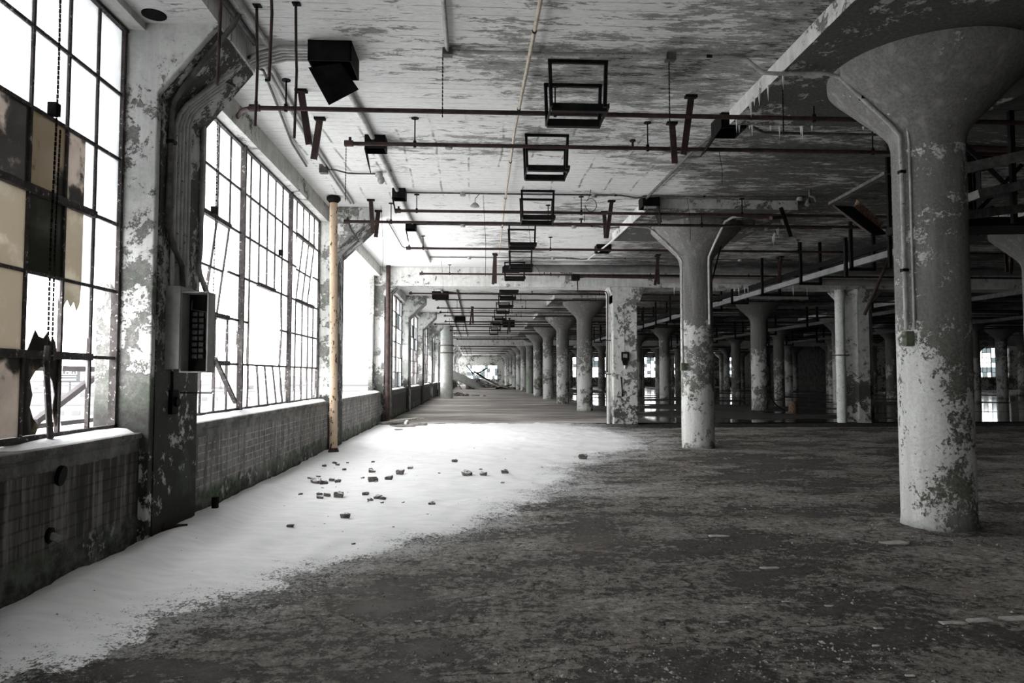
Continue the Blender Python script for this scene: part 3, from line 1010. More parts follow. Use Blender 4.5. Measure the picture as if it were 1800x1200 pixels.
def pane_B(si, c, r, rnd):
    if si == 1 and 1 <= c <= 4 and r in (1, 2):
        return None
    if si == 1 and c == 0 and r == 1:
        return 0, [[(0, 1), (0, 0.75), (0.3, 0.45), (0.6, 0.3), (0.9, 0.4), (1, 1)]]
    if si == 0 and r == 1:
        return 0, [jag(rnd, 'bl'), jag(rnd, 'tr'), jag(rnd, 'br')]
    if r == 0:
        return 0, [jag(rnd, 'bl'), jag(rnd, 'br')] if rnd.random() < 0.6 else [FULL]
    if r == 2 and rnd.random() < 0.2:
        return 0, [jag(rnd, 'tl'), jag(rnd, 'br')]
    return (1 if rnd.random() < 0.6 else 0), [FULL]


def pane_far(si, c, r, rnd):
    q = rnd.random()
    if r <= 2:
        if q < 0.45:
            return None
        if q < 0.6:
            return 0, [jag(rnd, 'bl'), jag(rnd, 'tr')]
    return rnd.choice([0, 1, 1, 6]), [FULL]


for idx, y0, y1 in wins:
    if idx == 2:
        continue                          # this opening has lost its window
    if idx == 0:
        s3 = [y1 - 2.18, y1 - 1.69, y1 - 1.24, y1 - 0.81, y1 - 0.41, y1]
        det = dict(pane=pane_A, cols={2: s3})
        det['tilt'] = {2: (1, 3, 0.01, 0, 4)}
        lab = 'nearest tall steel window, beside the camera, with broken panes and brown painted-in reflections'
    elif idx == 1:
        s3 = [y1 - 2.18, y1 - 1.69, y1 - 1.24, y1 - 0.81, y1 - 0.41, y1]
        s2 = [y1 - 4.53, y1 - 4.15, y1 - 3.75, y1 - 3.37, y1 - 2.97, y1 - 2.57, y1 - 2.18]
        det = dict(pane=pane_B, cols={2: s3, 1: s2})
        det['tilt'] = {0: (2, 4, 7, 0, 4), 2: (3, 5, 6, 1, 4), 1: (2, 3, 6, 2, 4)}
        det['gone'] = {1: {(2, 1), (2, 2), (3, 1), (3, 2), (4, 1), (4, 2)}}
        det['hgone'] = {1: {(1, 2), (2, 2), (3, 2), (4, 2)}}
        det['lean'] = {(1, 1, 0): (0.0, 0.02), (1, 2, 0): (0.12, 0.0), (1, 3, 0): (0.16, -0.02), (1, 4, 0): (0.2, -0.03), (1, 5, 0): (0.14, -0.05), (1, 5, 1): (-0.05, 0.05), (1, 5, 2): (0.05, 0.0)}
        lab = 'second tall steel window, with a large hole through its middle'
    else:
        det = dict(pane=pane_far)
        if idx in (4, 6):
            det['gone'] = {1: {(1, 1), (2, 1)}}
        lab = ('steel factory window, %s along the window wall from the camera' % nth(idx)) if idx > 0 else ('steel factory window, %s behind the camera' % nth(-idx - 1))
    w = window(idx, y0, y1, det)
    w['label'] = lab

# operating chains and the bent stay in the near window
for (yc, z0, z1, lb, r) in ((5.10, 1.5, 4.5, 'long dark sash chain hanging in the nearest window', 0.007), (8.18, 1.7, 4.45, 'thin sash chain hanging at the near end of the second window', 0.006), (10.95, 2.1, 4.45, 'thin sash chain hanging in the middle of the second window', 0.006)):
    mb = MB()
    mb2 = MB()
    n = int((z1 - z0) / 0.035)
    for j in range(n):
        zz = z1 - j * 0.035
        off = 0.012 * math.sin(zz * 2.1)
        mb.bar((XW + 0.075, yc + off, zz), (XW + 0.075, yc + off, zz - 0.03), r * 2 if j % 2 else r, r if j % 2 else r * 2, up=(1, 0, 0))
        if yc < 6 and zz < 3.3:
            mb2.bar((XW + 0.075, yc + 0.05 + off, zz), (XW + 0.075, yc + 0.05 + off, zz - 0.03), r * 1.6, r * 1.2, up=(1, 0, 0))
    ch = tag(mb.build('chain', M['black']), lb, 'chain')
    if mb2.v:
        mb2.build('second_strand', M['black'], ch)
    mb = MB()
    mb.box(XW + 0.03, XW + 0.09, yc - 0.03, yc + 0.03, 3.36, 3.45)
    tag(mb.build('pulley_bracket', M['black']), 'small black pulley bracket on the sash rail beside the ' + {5.10: 'long dark chain', 8.18: 'near end chain', 10.95: 'middle chain'}[yc], 'bracket')
mb = MB()
mb.tube([(XW + 0.07, 5.10, 1.70), (XW + 0.075, 5.08, 1.6), (XW + 0.06, 5.12, 1.45), (XW + 0.075, 5.13, 1.2), (XW + 0.08, 5.15, 1.045)], 0.021, 6)
tag(mb.build('steel_stay', M['muntin']), 'bent rusty steel stay standing in the nearest window', 'stay')
mb = MB()
mb.bar((XW + 0.10, 8.18, 1.69), (XW + 0.02, 9.14, 1.15), 0.05, 0.035)
mb.box(XW - 0.01, XW + 0.08, 8.0, 8.75, 1.615, 1.67)
tag(mb.build('steel_brace', M['muntin']), 'loose steel brace hanging diagonally in the second window', 'brace')
# frame remains of the empty opening
mb = MB()
y1 = PIL[5] - PH
mb.box(XW - 0.12, XW + 0.02, y1 - 0.30, y1, 3.35, 4.53)
mb.box(XW - 0.12, XW + 0.0, y1 - 0.36, y1, 1.0, 3.35)
mb.box(XW + 0.02, XW + 0.05, y1 - 0.04, y1, 1.0, 3.3)
tag(mb.build('window_jamb', M['pilaster']), 'ragged plaster jamb at the far side of the empty opening', 'jamb')

# ------------------------------------------------------------------ columns
SH = [(0.345, -0.02), (0.335, 0.06), (0.335, 3.80)]
CP = [(0.335, 3.80), (0.342, 3.88), (0.365, 3.96), (0.42, 4.04), (0.62, 4.24), (0.88, 4.50), (0.93, 4.56), (0.935, 4.65)]
JOINT_N = (2,)
row_words = ['first', 'second', 'third', 'fourth', 'fifth', 'sixth', 'seventh', 'eighth', 'ninth', 'tenth']


def make_column(r, n, mats):
    x, y = CX + BAY * r, CY + BAY * n
    root = thing('mushroom_column', '', 'column', (x, y, 0), 'mushroom columns of the hall', 'thing')
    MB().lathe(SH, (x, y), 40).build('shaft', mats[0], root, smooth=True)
    MB().lathe(CP, (x, y), 48).build('capital', mats[1], root, smooth=True)
    d = MB()
    d.box(x - 1.47, x + 1.47, y - 1.62, y + 1.62, 4.65, ZC)
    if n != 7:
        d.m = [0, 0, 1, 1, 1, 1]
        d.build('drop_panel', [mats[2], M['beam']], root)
    return root


M['drop'] = m_plaster('drop_panel_concrete', (0.42, 0.415, 0.40), (0.085, 0.083, 0.078), 0.32, 0, 0.0)
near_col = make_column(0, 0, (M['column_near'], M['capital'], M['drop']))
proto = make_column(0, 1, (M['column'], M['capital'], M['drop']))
near_col['label'] = 'nearest concrete mushroom column, with a green box on its conduit'
proto['label'] = 'second nearest mushroom column, with two conduits down it'
proto7 = None


def yend_at(x):
    return YEND if x < 9.5 else (100.0 if x < 38 else 72.0)


for r in range(0, 9):
    for n in range(0, 14):
        if (r, n) in ((0, 0), (0, 1)) or n == 2:
            continue
        x, y = CX + BAY * r, CY + BAY * n
        if y > yend_at(x) - 1.5:
            continue
        px = 900 + 1226.7 * math.tan(math.atan2(x, y) - R(2.941))
        if px > 2300:
            continue
        if (r, n) == (1, 7):
            proto7 = make_column(r, n, (M['column'], M['capital'], M['drop']))
            proto7['label'] = 'concrete mushroom column, second row from the windows, eighth from the camera'
            continue
        if (r, n) == (0, 7):
            o = make_column(r, n, (M['column_green'], M['column_green'], M['drop']))
            o['label'] = 'mint green mushroom column under the far cross beam'
            continue
        if r == 0:
            lab = 'concrete mushroom column in the row nearest the windows, %s from the camera' % nth(n)
        else:
            lab = 'concrete mushroom column, %s row from the windows, %s from the camera' % (row_words[r], nth(n))
        if (r, n) == (0, 1):
            lab = 'second nearest mushroom column, with two conduits down it'
        o = dup(proto7 if n == 7 else proto, (x, y, 0), lab, rz=0.0)


# pillars at the joint: rectangular with bracket heads
def joint_pillar(r):
    x, y = CX + BAY * r, CY + BAY * 2
    if r == 0:
        x, y = 4.60, 21.75
        root = thing('square_pillar', 'white flaking square pillar at the floor joint, with a black switch box', 'pillar', (x, y, 0), 'pillars at the joint', 'thing')
        m = MB()
        m.box(x - 0.385, x + 0.385, y - 0.42, y + 0.42, 0, 4.24)
        m.build('shaft', M['pillar'], root, bevel=0.03)
        h = MB()
        h.prism_y([(x + 0.385, 3.75), (x + 0.44, 3.75), (x + 0.62, 4.24), (x - 0.5, 4.24), (x - 0.385, 4.0), (x - 0.385, 3.75)], y - 0.44, y + 0.44)
        h.build('bracket_head', M['pillar'], root)
        s = MB()
        s.box(x - 0.05, x - 0.03, y - 0.435, y - 0.42, 2.2, 4.2)
        s.build('corner_strip', M['pillar'], root)
        return root
    root = thing('octagonal_pillar', 'dark octagonal pillar at the floor joint, %s row from the windows' % row_words[r], 'pillar', (x, y, 0), 'octagonal pillars at the joint', 'thing')
    m = MB()
    m.lathe([(0.50, 0), (0.50, 4.24)], (x + 0.08, y), 8, phase=0.5)
    m.build('shaft', M['pillar'], root)
    h = MB()
    h.lathe([(0.50, 3.85), (0.82, 4.24)], (x + 0.08, y), 8, phase=0.5)
    h.build('bracket_head', M['pillar'], root)
    return root


for r in range(0, 6):
    if r < 2:
        jp = joint_pillar(r)
    else:
        dup(jp, (CX + BAY * r, CY + BAY * 2, 0), 'dark octagonal pillar at the floor joint, %s row from the windows' % row_words[r])


def pipe_thing(name, label, cat, pts, r, mat, seg=12, group=None, extra=None):
    root = thing(name, label, cat, pts[0], group)
    MB().tube(pts, r, seg).build('pipe', mat, root, smooth=True)
    if extra:
        extra(root)
    return root


def clamp_part(root, pts, axis='z', r=0.03, mat=None):
    for p in pts:
        m = MB()
        m.obox(p, (r * 2.6, r * 2.6, 0.03))
        m.build('clamp', mat or M['rust'], root)


# standpipes next to the pillars
pipe_thing('standpipe', 'thin white painted standpipe beside the square pillar', 'pipe', [(4.12, 21.62, 0), (4.12, 21.62, 4.24)], 0.055, M['conduit_wh'],
           extra=lambda t: clamp_part(t, [(4.12, 21.62, 1.55), (4.12, 21.62, 2.6)], r=0.06))
pipe_thing('standpipe', 'rusty brown pipe squeezed between standpipe and square pillar', 'pipe', [(4.20, 21.9, 0), (4.20, 21.9, 4.24)], 0.03, M['rust'])
pipe_thing('standpipe', 'stained round standpipe beside the octagonal pillar', 'pipe', [(11.62, 21.7, 0), (11.62, 21.7, 4.24)], 0.15, M['pipe_wh'],
           extra=lambda t: clamp_part(t, [(11.62, 21.7, 2.15)], r=0.15))
root = thing('standpipe', 'thick mint green standpipe with two flanges by the far window wall', 'pipe', (-1.96, 46.8, 0), None)
MB().lathe([(0.42, 0), (0.42, 3.3), (0.42, 4.83)], (-1.96, 46.8), 24).build('pipe', M['pipe_wh'], root, smooth=True)
for z in (3.0, 3.5):
    MB().lathe([(0.48, z), (0.48, z + 0.06)], (-1.96, 46.8), 24).build('flange', M['ochre'], root)
# the tan pipe beside the second pilaster
root = thing('standpipe', 'tan rust-streaked standpipe in front of the second pilaster', 'pipe', (-2.60, 12.99, 0))
MB().tube([(-2.60, 12.99, 0.0), (-2.62, 12.99, 2.0), (-2.655, 12.99, 4.76)], 0.072, 20).build('pipe', M['orange'], root, smooth=True)
MB().lathe([(0.13, 0.0), (0.12, 0.05), (0.085, 0.16), (0.075, 0.18)], (-2.60, 12.99), 16).build('foot', M['rust'], root, smooth=True)
MB().lathe([(0.075, 4.70), (0.13, 4.76), (0.13, 4.80)], (-2.655, 12.99), 16).build('flange', M['black'], root, smooth=True)
pipe_thing('standpipe', 'dark rusty standpipe at the corner of the third pilaster', 'pipe', [(-2.66, 21.15, 0), (-2.66, 21.15, 4.83)], 0.07, M['rust'])
pipe_thing('standpipe', 'grey standpipe just behind the dark one at the third pilaster', 'pipe', [(-2.62, 21.55, 0), (-2.62, 21.55, 4.24)], 0.06, M['conduit_dk'])

# ------------------------------------------------------------------ sprinkler lines across the ceiling
spr_y = [(7.85, 4.50, -2.50, 40), (8.95, 4.48, -1.65, 40), (12.78, 4.52, -1.45, 40), (13.46, 4.46, -2.50, 40), (16.6, 4.53, -1.62, 40), (20.9, 4.55, -1.65, 40)]
for k in range(2, 14):
    yb = CY + BAY * k
    if yb + 1.2 < YEND - 1:
        spr_y.append((yb + 1.25, 4.5, -1.7, 34))
    if yb + 4.4 < YEND - 1 and k < 12:
        spr_y.append((yb + 3.4, 4.5, -1.7 if k % 2 else -2.4, 34))
    if yb + 6.2 < YEND - 1 and k < 9:
        spr_y.append((yb + 5.9, 4.55, -1.6, 34))
for i, (y, z, xa, xb) in enumerate(sorted(spr_y)):
    root = thing('sprinkler_pipe', 'rusty sprinkler pipe across the ceiling, %s from the camera' % nth(i), 'pipe', (xa, y, z), 'sprinkler pipes under the ceiling')
    rr = 0.028 if i != 1 else 0.027
    MB().tube([(xa, y, z), (xa + 8, y, z), (xb, y + 0.05, z)], rr, 8).build('pipe', M['rust'], root, smooth=True)
    m = MB()
    m.tube([(xa - 0.05, y, z), (xa + 0.06, y, z)], 0.042, 8)
    m.tube([(xa + 0.02, y, z), (xa + 0.02, y, z + 0.08)], 0.02, 6)
    m.build('end_fitting', M['rust'], root)
    xh = xa + 0.25 + (0.6 if i % 2 else 0.1)
    q = 0
    while xh < min(xb, 16):
        m = MB()
        m.tube([(xh, y, z - 0.035), (xh, y, z + 0.05)], 0.022, 6)
        m.tube([(xh, y, z), (xh, y, ZC)], 0.009, 6)
        hg = m.build('hanger', M['black'], root)
        MB().tube([(xh, y, ZC - 0.012), (xh, y, ZC)], 0.05, 8).build('ceiling_plate', M['black'], hg)
        xh += 3.05 if y < 60 else 6.1
        q += 1
    for xh in (2.05, 5.5):
        if i % 2 == 1 and y < 40:
            m = MB()
            m.tube([(xh, y, z + 0.02), (xh, y, z + 0.1)], 0.016, 6)
            m.tube([(xh, y - 0.0, z + 0.09), (xh, y, z + 0.11)], 0.04, 8)
            m.build('sprinkler_head', M['rust'], root)
# bent branch where the first line comes off the wall bracket
pipe_thing('sprinkler_branch', 'dark bent pipe running from the wall into the nearest sprinkler pipe', 'pipe', [(-2.95, 8.6, 4.66), (-2.75, 8.2, 4.6), (-2.55, 7.87, 4.5)], 0.028, M['rust'])
pipe_thing('sprinkler_branch', 'dark pipe looping over the second pilaster bracket', 'pipe', [(-2.51, 13.5, 4.47), (-2.47, 13.55, 4.44), (-2.45, 13.62, 4.35), (-2.31, 13.68, 4.13), (-2.62, 13.72, 3.87), (-2.61, 13.74, 1.72)], 0.02, M['conduit_dk'])

# ------------------------------------------------------------------ conduits and junction boxes on the ceiling
def junction(x, y, z, root, s=0.05):
    m = MB()
    m.lathe([(s, z - 0.06), (s * 1.1, z - 0.03), (s, z)], (x, y), 10)
    m.build('junction_box', M['conduit'], root)


root = thing('ceiling_conduit', 'grey conduit turning across the ceiling towards the nearest column', 'conduit', (-0.28, 6.0, 4.8))
MB().tube([(-0.28, 2.5, 4.79), (-0.30, 6.9, 4.79), (-0.28, 7.0, 4.79), (-0.2, 7.02, 4.79)], 0.022, 10).build('pipe', M['conduit'], root, smooth=True)
MB().tube([(-0.3, 6.98, 4.79), (1.9, 6.98, 4.79), (2.62, 6.96, 4.79), (2.8, 6.95, 4.76), (2.95, 6.93, 4.62), (3.1, 6.9, 4.60), (3.60, 6.87, 4.60), (3.73, 6.86, 4.56), (4.0, 6.80, 4.25), (4.20, 6.78, 4.05), (4.29, 6.76, 3.92), (4.295, 6.76, 3.7), (4.30, 6.76, 1.95)], 0.021, 10).build('pipe', M['conduit'], root, smooth=True)
for x in (-0.30, 2.0):
    m = MB()
    m.obox((x, 6.98, 4.78), (0.10, 0.08, 0.07))
    m.build('junction_box', M['conduit_dk'], root)
clamp_part(root, [(2.4, 6.97, 4.79), (3.95, 6.82, 4.33), (4.297, 6.76, 3.55), (4.297, 6.76, 2.55)], r=0.022, mat=M['black'])
m = MB()
m.obox((4.31, 6.75, 1.86), (0.09, 0.08, 0.15))
m.build('outlet_box', M['green_box'], root, bevel=0.01)
m = MB()
m.tube([(4.27, 6.74, 1.88), (4.22, 6.73, 1.89), (4.19, 6.73, 1.85), (4.20, 6.73, 1.80), (4.24, 6.73, 1.81)], 0.014, 8)
m.build('hook_spout', M['conduit_wh'], root, smooth=True)
pipe_thing('column_conduit', 'thin secondary conduit beside the main one on the nearest column', 'conduit', [(4.33, 6.70, 4.0), (4.345, 6.70, 3.8), (4.345, 6.70, 1.95)], 0.012, M['conduit'])

root = thing('column_conduit', 'pale conduit down the window side of the second column', 'conduit', (4.27, 14.4, 2.0))
MB().tube([(3.2, 14.3, 4.62), (3.6, 14.35, 4.60), (3.75, 14.38, 4.52), (4.2, 14.32, 4.05), (4.29, 14.30, 3.9), (4.29, 14.30, 1.75)], 0.022, 8).build('pipe', M['conduit'], root, smooth=True)
m = MB()
m.obox((4.29, 14.28, 1.68), (0.10, 0.1, 0.16))
m.build('outlet_box', M['green_box'], root)
root = thing('column_conduit', 'white frosted conduit down the front of the second column', 'conduit', (4.75, 13.7, 2.0))
MB().tube([(5.3, 13.3, 4.63), (5.05, 13.42, 4.62), (4.93, 13.5, 4.55), (4.85, 13.88, 4.2), (4.80, 14.10, 3.95), (4.80, 14.12, 3.8), (4.80, 14.12, 2.55)], 0.024, 8).build('pipe', M['conduit_wh'], root, smooth=True)

for (y, xa, xb, lab) in ((9.93, -1.5, 7.9, 'thin conduit across the ceiling with round boxes, beyond the second sprinkler pipe'), (12.55, -1.35, 7.5, 'thin conduit across the ceiling with a dangling lamp holder'),
                         (15.2, -1.4, 8.0, 'thin conduit across the ceiling just past the second column'), (19.4, -1.3, 9.0, 'thin conduit across the ceiling shortly before the cross beam'),
                         (27.8, -1.4, 9.0, 'thin conduit across the ceiling, first beyond the cross beam'), (35.4, -1.4, 9.0, 'thin conduit across the ceiling, second beyond the cross beam'),
                         (43.0, -1.4, 9.0, 'thin conduit across the ceiling, third beyond the cross beam')):
    root = thing('ceiling_conduit', lab, 'conduit', (xa, y, 4.79))
    yc_ = 3.16
    pts = [(xa, y, 4.80), (yc_ - 0.5, y, 4.80), (yc_ - 0.2, y + 0.12, 4.79), (yc_ + 0.15, y, 4.80), (xb, y, 4.80)]
    MB().tube(pts, 0.016, 8).build('pipe', M['conduit_dk'], root, smooth=True)
    for x in (xa + 1.1, 0.95 + 1.2, xb - 1.5):
        junction(x, y, 4.81, root)
    clamp_part(root, [(2.55, y, 4.80), (4.2, y, 4.80)], r=0.016, mat=M['black'])

# long conduits running down the aisle
root = thing('aisle_conduit', 'thick grey conduit running down the ceiling through the black pull boxes', 'conduit', (-1.5, 7.3, 4.79))
MB().tube([(-1.5, 7.35, 4.79), (-1.44, 9.6, 4.79), (-1.41, 12.5, 4.79), (-1.36, 17, 4.79), (-1.33, 20.1, 4.79)], 0.035, 10).build('pipe', M['conduit'], root, smooth=True)
clamp_part(root, [(-1.47, 8.6, 4.79), (-1.42, 11.2, 4.79), (-1.40, 13.9, 4.79), (-1.35, 18.2, 4.79)], r=0.035, mat=M['conduit_dk'])
for xo_, lab in ((0.0, 'outer one of the twin conduits along the ceiling by the windows'), (0.055, 'inner one of the twin conduits along the ceiling by the windows')):
    pipe_thing('aisle_conduit', lab, 'conduit', [(-2.25 + xo_, 7.3, 4.79), (-2.34 + xo_, 9.0, 4.80), (-2.40 + xo_, 11.5, 4.80), (-2.42 + xo_, 13.4, 4.80)], 0.02, M['conduit'], 8)
pipe_thing('aisle_conduit', 'thin conduit bending away from the twin conduits to a square box', 'conduit', [(-2.36, 7.3, 4.75), (-2.30, 7.5, 4.78), (-2.42, 8.4, 4.79), (-2.62, 9.9, 4.79), (-2.68, 11.0, 4.79)], 0.016, M['conduit_dk'], 8,
           extra=lambda t: MB().obox((-2.42, 11.05, 4.76), (0.12, 0.12, 0.13)).build('junction_box', M['conduit_dk'], t))
root = thing('ceiling_conduit', 'short wavy conduit between a square box and a lamp socket', 'conduit', (-2.4, 11.1, 4.78))
MB().tube([(-2.4, 11.1, 4.78), (-2.25, 11.15, 4.78), (-2.1, 11.35, 4.79), (-1.95, 11.4, 4.80), (-1.62, 11.4, 4.80)], 0.014, 8).build('pipe', M['conduit_dk'], root, smooth=True)
junction(-1.60, 11.4, 4.81, root, 0.06)
MB().lathe([(0.03, 4.62), (0.06, 4.66), (0.055, 4.72), (0.02, 4.76)], (-1.56, 11.35), 10).build('lamp_socket', M['conduit'], root, smooth=True)
pipe_thing('aisle_conduit', 'very thin conduit angling across the white ceiling to a round box', 'conduit', [(-1.9, 14.8, 4.8), (-1.9, 17.8, 4.8), (-1.87, 18.0, 4.8), (-1.35, 18.1, 4.8)], 0.014, M['conduit_dk'], 6,
           extra=lambda t: junction(-1.3, 18.1, 4.81, t))
for ya, yb, lab in ((22.3, 58, 'thick grey conduit along the ceiling of the middle hall'), (61, 110, 'thick grey conduit along the ceiling of the far hall')):
    pipe_thing('aisle_conduit', lab, 'conduit', [(-1.35, ya, 4.78), (-1.3, yb, 4.78)], 0.045, M['conduit'], 8)
    pipe_thing('aisle_conduit', lab.replace('thick grey', 'thinner second'), 'conduit', [(-0.75, ya, 4.79), (-0.7, yb, 4.79)], 0.03, M['conduit_dk'], 8)

# raceway and pipe along the inner side of the aisle
pipe_thing('aisle_conduit', 'rusty crusted conduit along the ceiling between the first two drop panels', 'conduit', [(3.28, 8.6, 4.77), (3.16, 9.9, 4.78), (3.15, 12.75, 4.78)], 0.022, M['conduit_dk'], 8)
pipe_thing('aisle_conduit', 'conduit along the ceiling edge beyond the second drop panel', 'conduit', [(3.2, 13.0, 4.63), (3.15, 16.1, 4.63), (3.15, 19.5, 4.78)], 0.02, M['conduit_wh'], 8)
pipe_thing('aisle_conduit', 'twin run of dark conduit from black pull box towards the dark hall', 'conduit', [(3.4, 8.75, 4.75), (3.6, 8.8, 4.74), (3.8, 8.9, 4.70), (5.3, 8.9, 4.70), (5.6, 8.85, 4.74)], 0.02, M['conduit_dk'], 8)

# ------------------------------------------------------------------ cane pole hung under the ceiling
root = thing('cane_pole', 'long thin pale cane hanging down the aisle just below the ceiling', 'cane', (0.53, 5.4, 4.66))
mb = MB()
mb.tube([(0.56, 5.2, 4.74), (0.50, 9.0, 4.72), (0.53, 13.0, 4.74), (0.60, 18.2, 4.70)], [0.020, 0.018, 0.016, 0.012], 8)
mb.build('shaft', M['bamboo'], root, smooth=True)
for y in (6.4, 8.3, 10.4, 12.6, 15.0):
    x = np.interp(y, [5.2, 9, 13, 18.2], [0.56, 0.50, 0.53, 0.60])
    z = np.interp(y, [5.2, 9, 13, 18.2], [4.74, 4.72, 4.74, 4.70])
    m = MB()
    m.tube([(x, y - 0.015, z), (x, y + 0.015, z)], 0.024, 8)
    m.build('binding', M['black'], root)
    m = MB()
    m.tube([(x, y, z), (x, y, ZC)], 0.004, 5)
    m.build('wire', M['black'], root)


# ------------------------------------------------------------------ hanging channel frames
def channel_frame(x, y, drop, crossed=True):
    root = thing('steel_hanger', '', 'steel frame', (x, y, ZC), 'rows of steel frames hung from the ceiling')
    W = 0.60
    for j, (dy, xo2, dz, wtop) in enumerate(((0.0, 0.0, drop, W), (0.60, 0.045, drop - 0.02, W + 0.02))):
        a, b = x - W / 2 + xo2 - (0.03 if j else 0), x + W / 2 + xo2
        m = MB()
        m.box(a - 0.02, b + 0.02, y + dy - 0.02, y + dy + 0.02, ZC - 0.035, ZC)
        m.build('top_bar', M['frame'], root)
        for xx, sg in ((a, 1), (b, -1)):
            m = MB()
            m.bar((xx, y + dy, ZC - 0.02), (xx + sg * 0.015, y + dy, ZC - dz), 0.035, 0.045, up=(0, 1, 0))
            m.build('leg', M['frame'], root)
    m = MB()
    m.box(x - W / 2 + 0.02, x + W / 2 + 0.02, y - 0.02, y + 0.60, ZC - drop - 0.012, ZC - drop + 0.0)
    m.v, m.f, m.m = [], [], []
    for yy in (0.14, 0.60):
        m = MB()
        m.box(x - W / 2 + 0.03, x + W / 2 + 0.04, y + yy - 0.05, y + yy - 0.035, ZC - drop, ZC - drop + 0.075)
        m.box(x - W / 2 + 0.03, x + W / 2 + 0.04, y + yy - 0.05, y + yy + 0.02, ZC - drop - 0.008, ZC - drop)
        m.build('crossbar', M['frame'], root)
    for xx in (x - W / 2 + 0.02, x + W / 2 + 0.03):
        m = MB()
        m.bar((xx, y, ZC - drop + 0.02), (xx, y + 0.60, ZC - drop + 0.02), 0.012, 0.05)
        m.build('side_rail', M['frame'], root)
    return root


fr_y = [7.20, 9.47, 12.38, 15.1, 17.92, 20.3, 23.3, 25.6, 28.4, 31.5, 35.0, 39.0, 43.5, 48.0]
fr_x = [1.07, 0.97, 1.10, 1.0, 1.15, 1.12, 1.1, 1.15, 1.2, 1.2, 1.2, 1.2, 1.2, 1.2]
base_fr = channel_frame(fr_x[0], fr_y[0], 0.50)
base_fr['label'] = 'black steel frame hung from the ceiling, first from the camera'
for i in range(1, len(fr_y)):
    o = dup(base_fr, (fr_x[i], fr_y[i], ZC), 'black steel frame hung from the ceiling, %s from the camera' % nth(i), sc=(0.96, 1, 0.95 if i % 2 else 1.0))


# V-shaped pairs of hanging straps
def strap_pair(x, y, lab, l1=0.63, l2=0.52, dy=0.86, rev=1):
    root = thing('hanging_straps', lab, 'steel straps', (x, y, ZC), 'pairs of hanging steel straps')
    for j, (xa, ya, xb, L, tp) in enumerate(((x, y, x + 0.10 * rev, l1, 1), (x + 0.02, y + dy, x - 0.05 * rev, l2, 0))):
        m = MB()
        m.bar((xa, ya, ZC - 0.03), (xb, ya, ZC - L), 0.075 if tp else 0.08, 0.022, up=(0, 1, 0))
        m.bar((xa + 0.03, ya + 0.02, ZC - 0.03), (xb + 0.03, ya + 0.02, ZC - L), 0.012, 0.05, up=(0, 1, 0))
        st = m.build('strap', M['rust'], root)
        m = MB()
        m.box(xa - 0.07, xa + 0.07, ya - 0.03, ya + 0.05, ZC - 0.03, ZC)
        m.build('foot_plate', M['black'], st)
    return root


for i, (x, y, rev, lab) in enumerate(((-2.05, 8.11, 1, 'pair of rusty hanging straps near the windows, crossing like a V, nearest'), (2.55, 8.04, -1, 'pair of dark hanging straps left of the black pull box by the nearest column'),
                                      (-2.0, 13.18, 0.5, 'pair of rusty hanging straps beside the second pilaster'), (2.57, 13.03, -1, 'pair of dark hanging straps before the second column'),
                                      (0.50, 18.88, -0.5, 'pair of rusty straps hanging at the end of the cane'), (5.0, 18.83, -1, 'pair of rusty straps hanging just right of the square pillar'),
                                      (8.50, 18.92, -1, 'pair of frosted straps hanging over the grey rail'))):
    strap_pair(x, y, lab, 0.72 if i in (1, 3) else (0.85 if i > 3 else 0.65), 0.55 if i < 4 else 0.8, 0.88 if i < 4 else 0.2, rev)
for i, (x, y) in enumerate(((-0.2, 33.5), (12.6, 30.5), (12.9, 16.0), (1.9, 40))):
    strap_pair(x, y, 'pair of rusty straps hanging in the ' + ['middle hall near the far frames', 'dark hall beyond the octagonal pillar', 'dark hall before the octagonal pillar', 'middle hall far along the aisle'][i], 0.9, 0.8, 0.3, -1)


# ------------------------------------------------------------------ black pull boxes
def pull_box(x0, x1, y0, y1, h, lab, flap=None, hang=None):
    root = thing('pull_box', lab, 'electrical box', ((x0 + x1) / 2, (y0 + y1) / 2, ZC - h), 'black pull boxes on the ceiling')
    m = MB()
    z = ZC - h
    t = 0.012
    m.box(x0, x1, y0, y0 + t, z, ZC)
    m.box(x0, x1, y1 - t, y1, z, ZC)
    m.box(x0, x0 + t, y0, y1, z, ZC)
    m.box(x1 - t, x1, y0, y1, z, ZC)
    m.box(x0, x1, y0, y1, ZC - t, ZC)
    m.build('body', M['black'], root)
    if flap:
        m = MB()
        a, b, c, d = [Vector(q) for q in flap]
        nrm = (b - a).cross(d - a).normalized() * 0.006
        m.add([a - nrm, b - nrm, c - nrm, d - nrm, a + nrm, b + nrm, c + nrm, d + nrm], [(0, 3, 2, 1), (4, 5, 6, 7), (0, 1, 5, 4), (1, 2, 6, 5), (2, 3, 7, 6), (3, 0, 4, 7)])
        m.build('cover', M['black'], root)
    return root


pull_box(-1.68, -1.25, 6.88, 7.34, 0.21, 'largest black pull box, its square cover hanging askew, above the nearest window',
         [(-1.70, 7.0, 4.60), (-1.52, 7.14, 4.27), (-1.22, 7.16, 4.45), (-1.38, 7.02, 4.66)])
pull_box(-1.55, -1.27, 9.6, 9.87, 0.19, 'black pull box with its cover hanging down, on the second sprinkler pipe', [(-1.55, 9.6, 4.64), (-1.55, 9.87, 4.64), (-1.50, 9.86, 4.36), (-1.50, 9.62, 4.42)])
pull_box(-1.50, -1.27, 12.35, 12.65, 0.17, 'small black pull box near the cane by the third frame', [(-1.50, 12.35, 4.66), (-1.50, 12.6, 4.66), (-1.45, 12.58, 4.42), (-1.45, 12.36, 4.42)])
pull_box(-1.53, -1.31, 15.0, 15.3, 0.17, 'small black pull box with thin hanging cover, over the white ceiling', [(-1.53, 15.0, 4.66), (-1.53, 15.3, 4.66), (-1.48, 15.25, 4.42), (-1.48, 15.05, 4.42)])
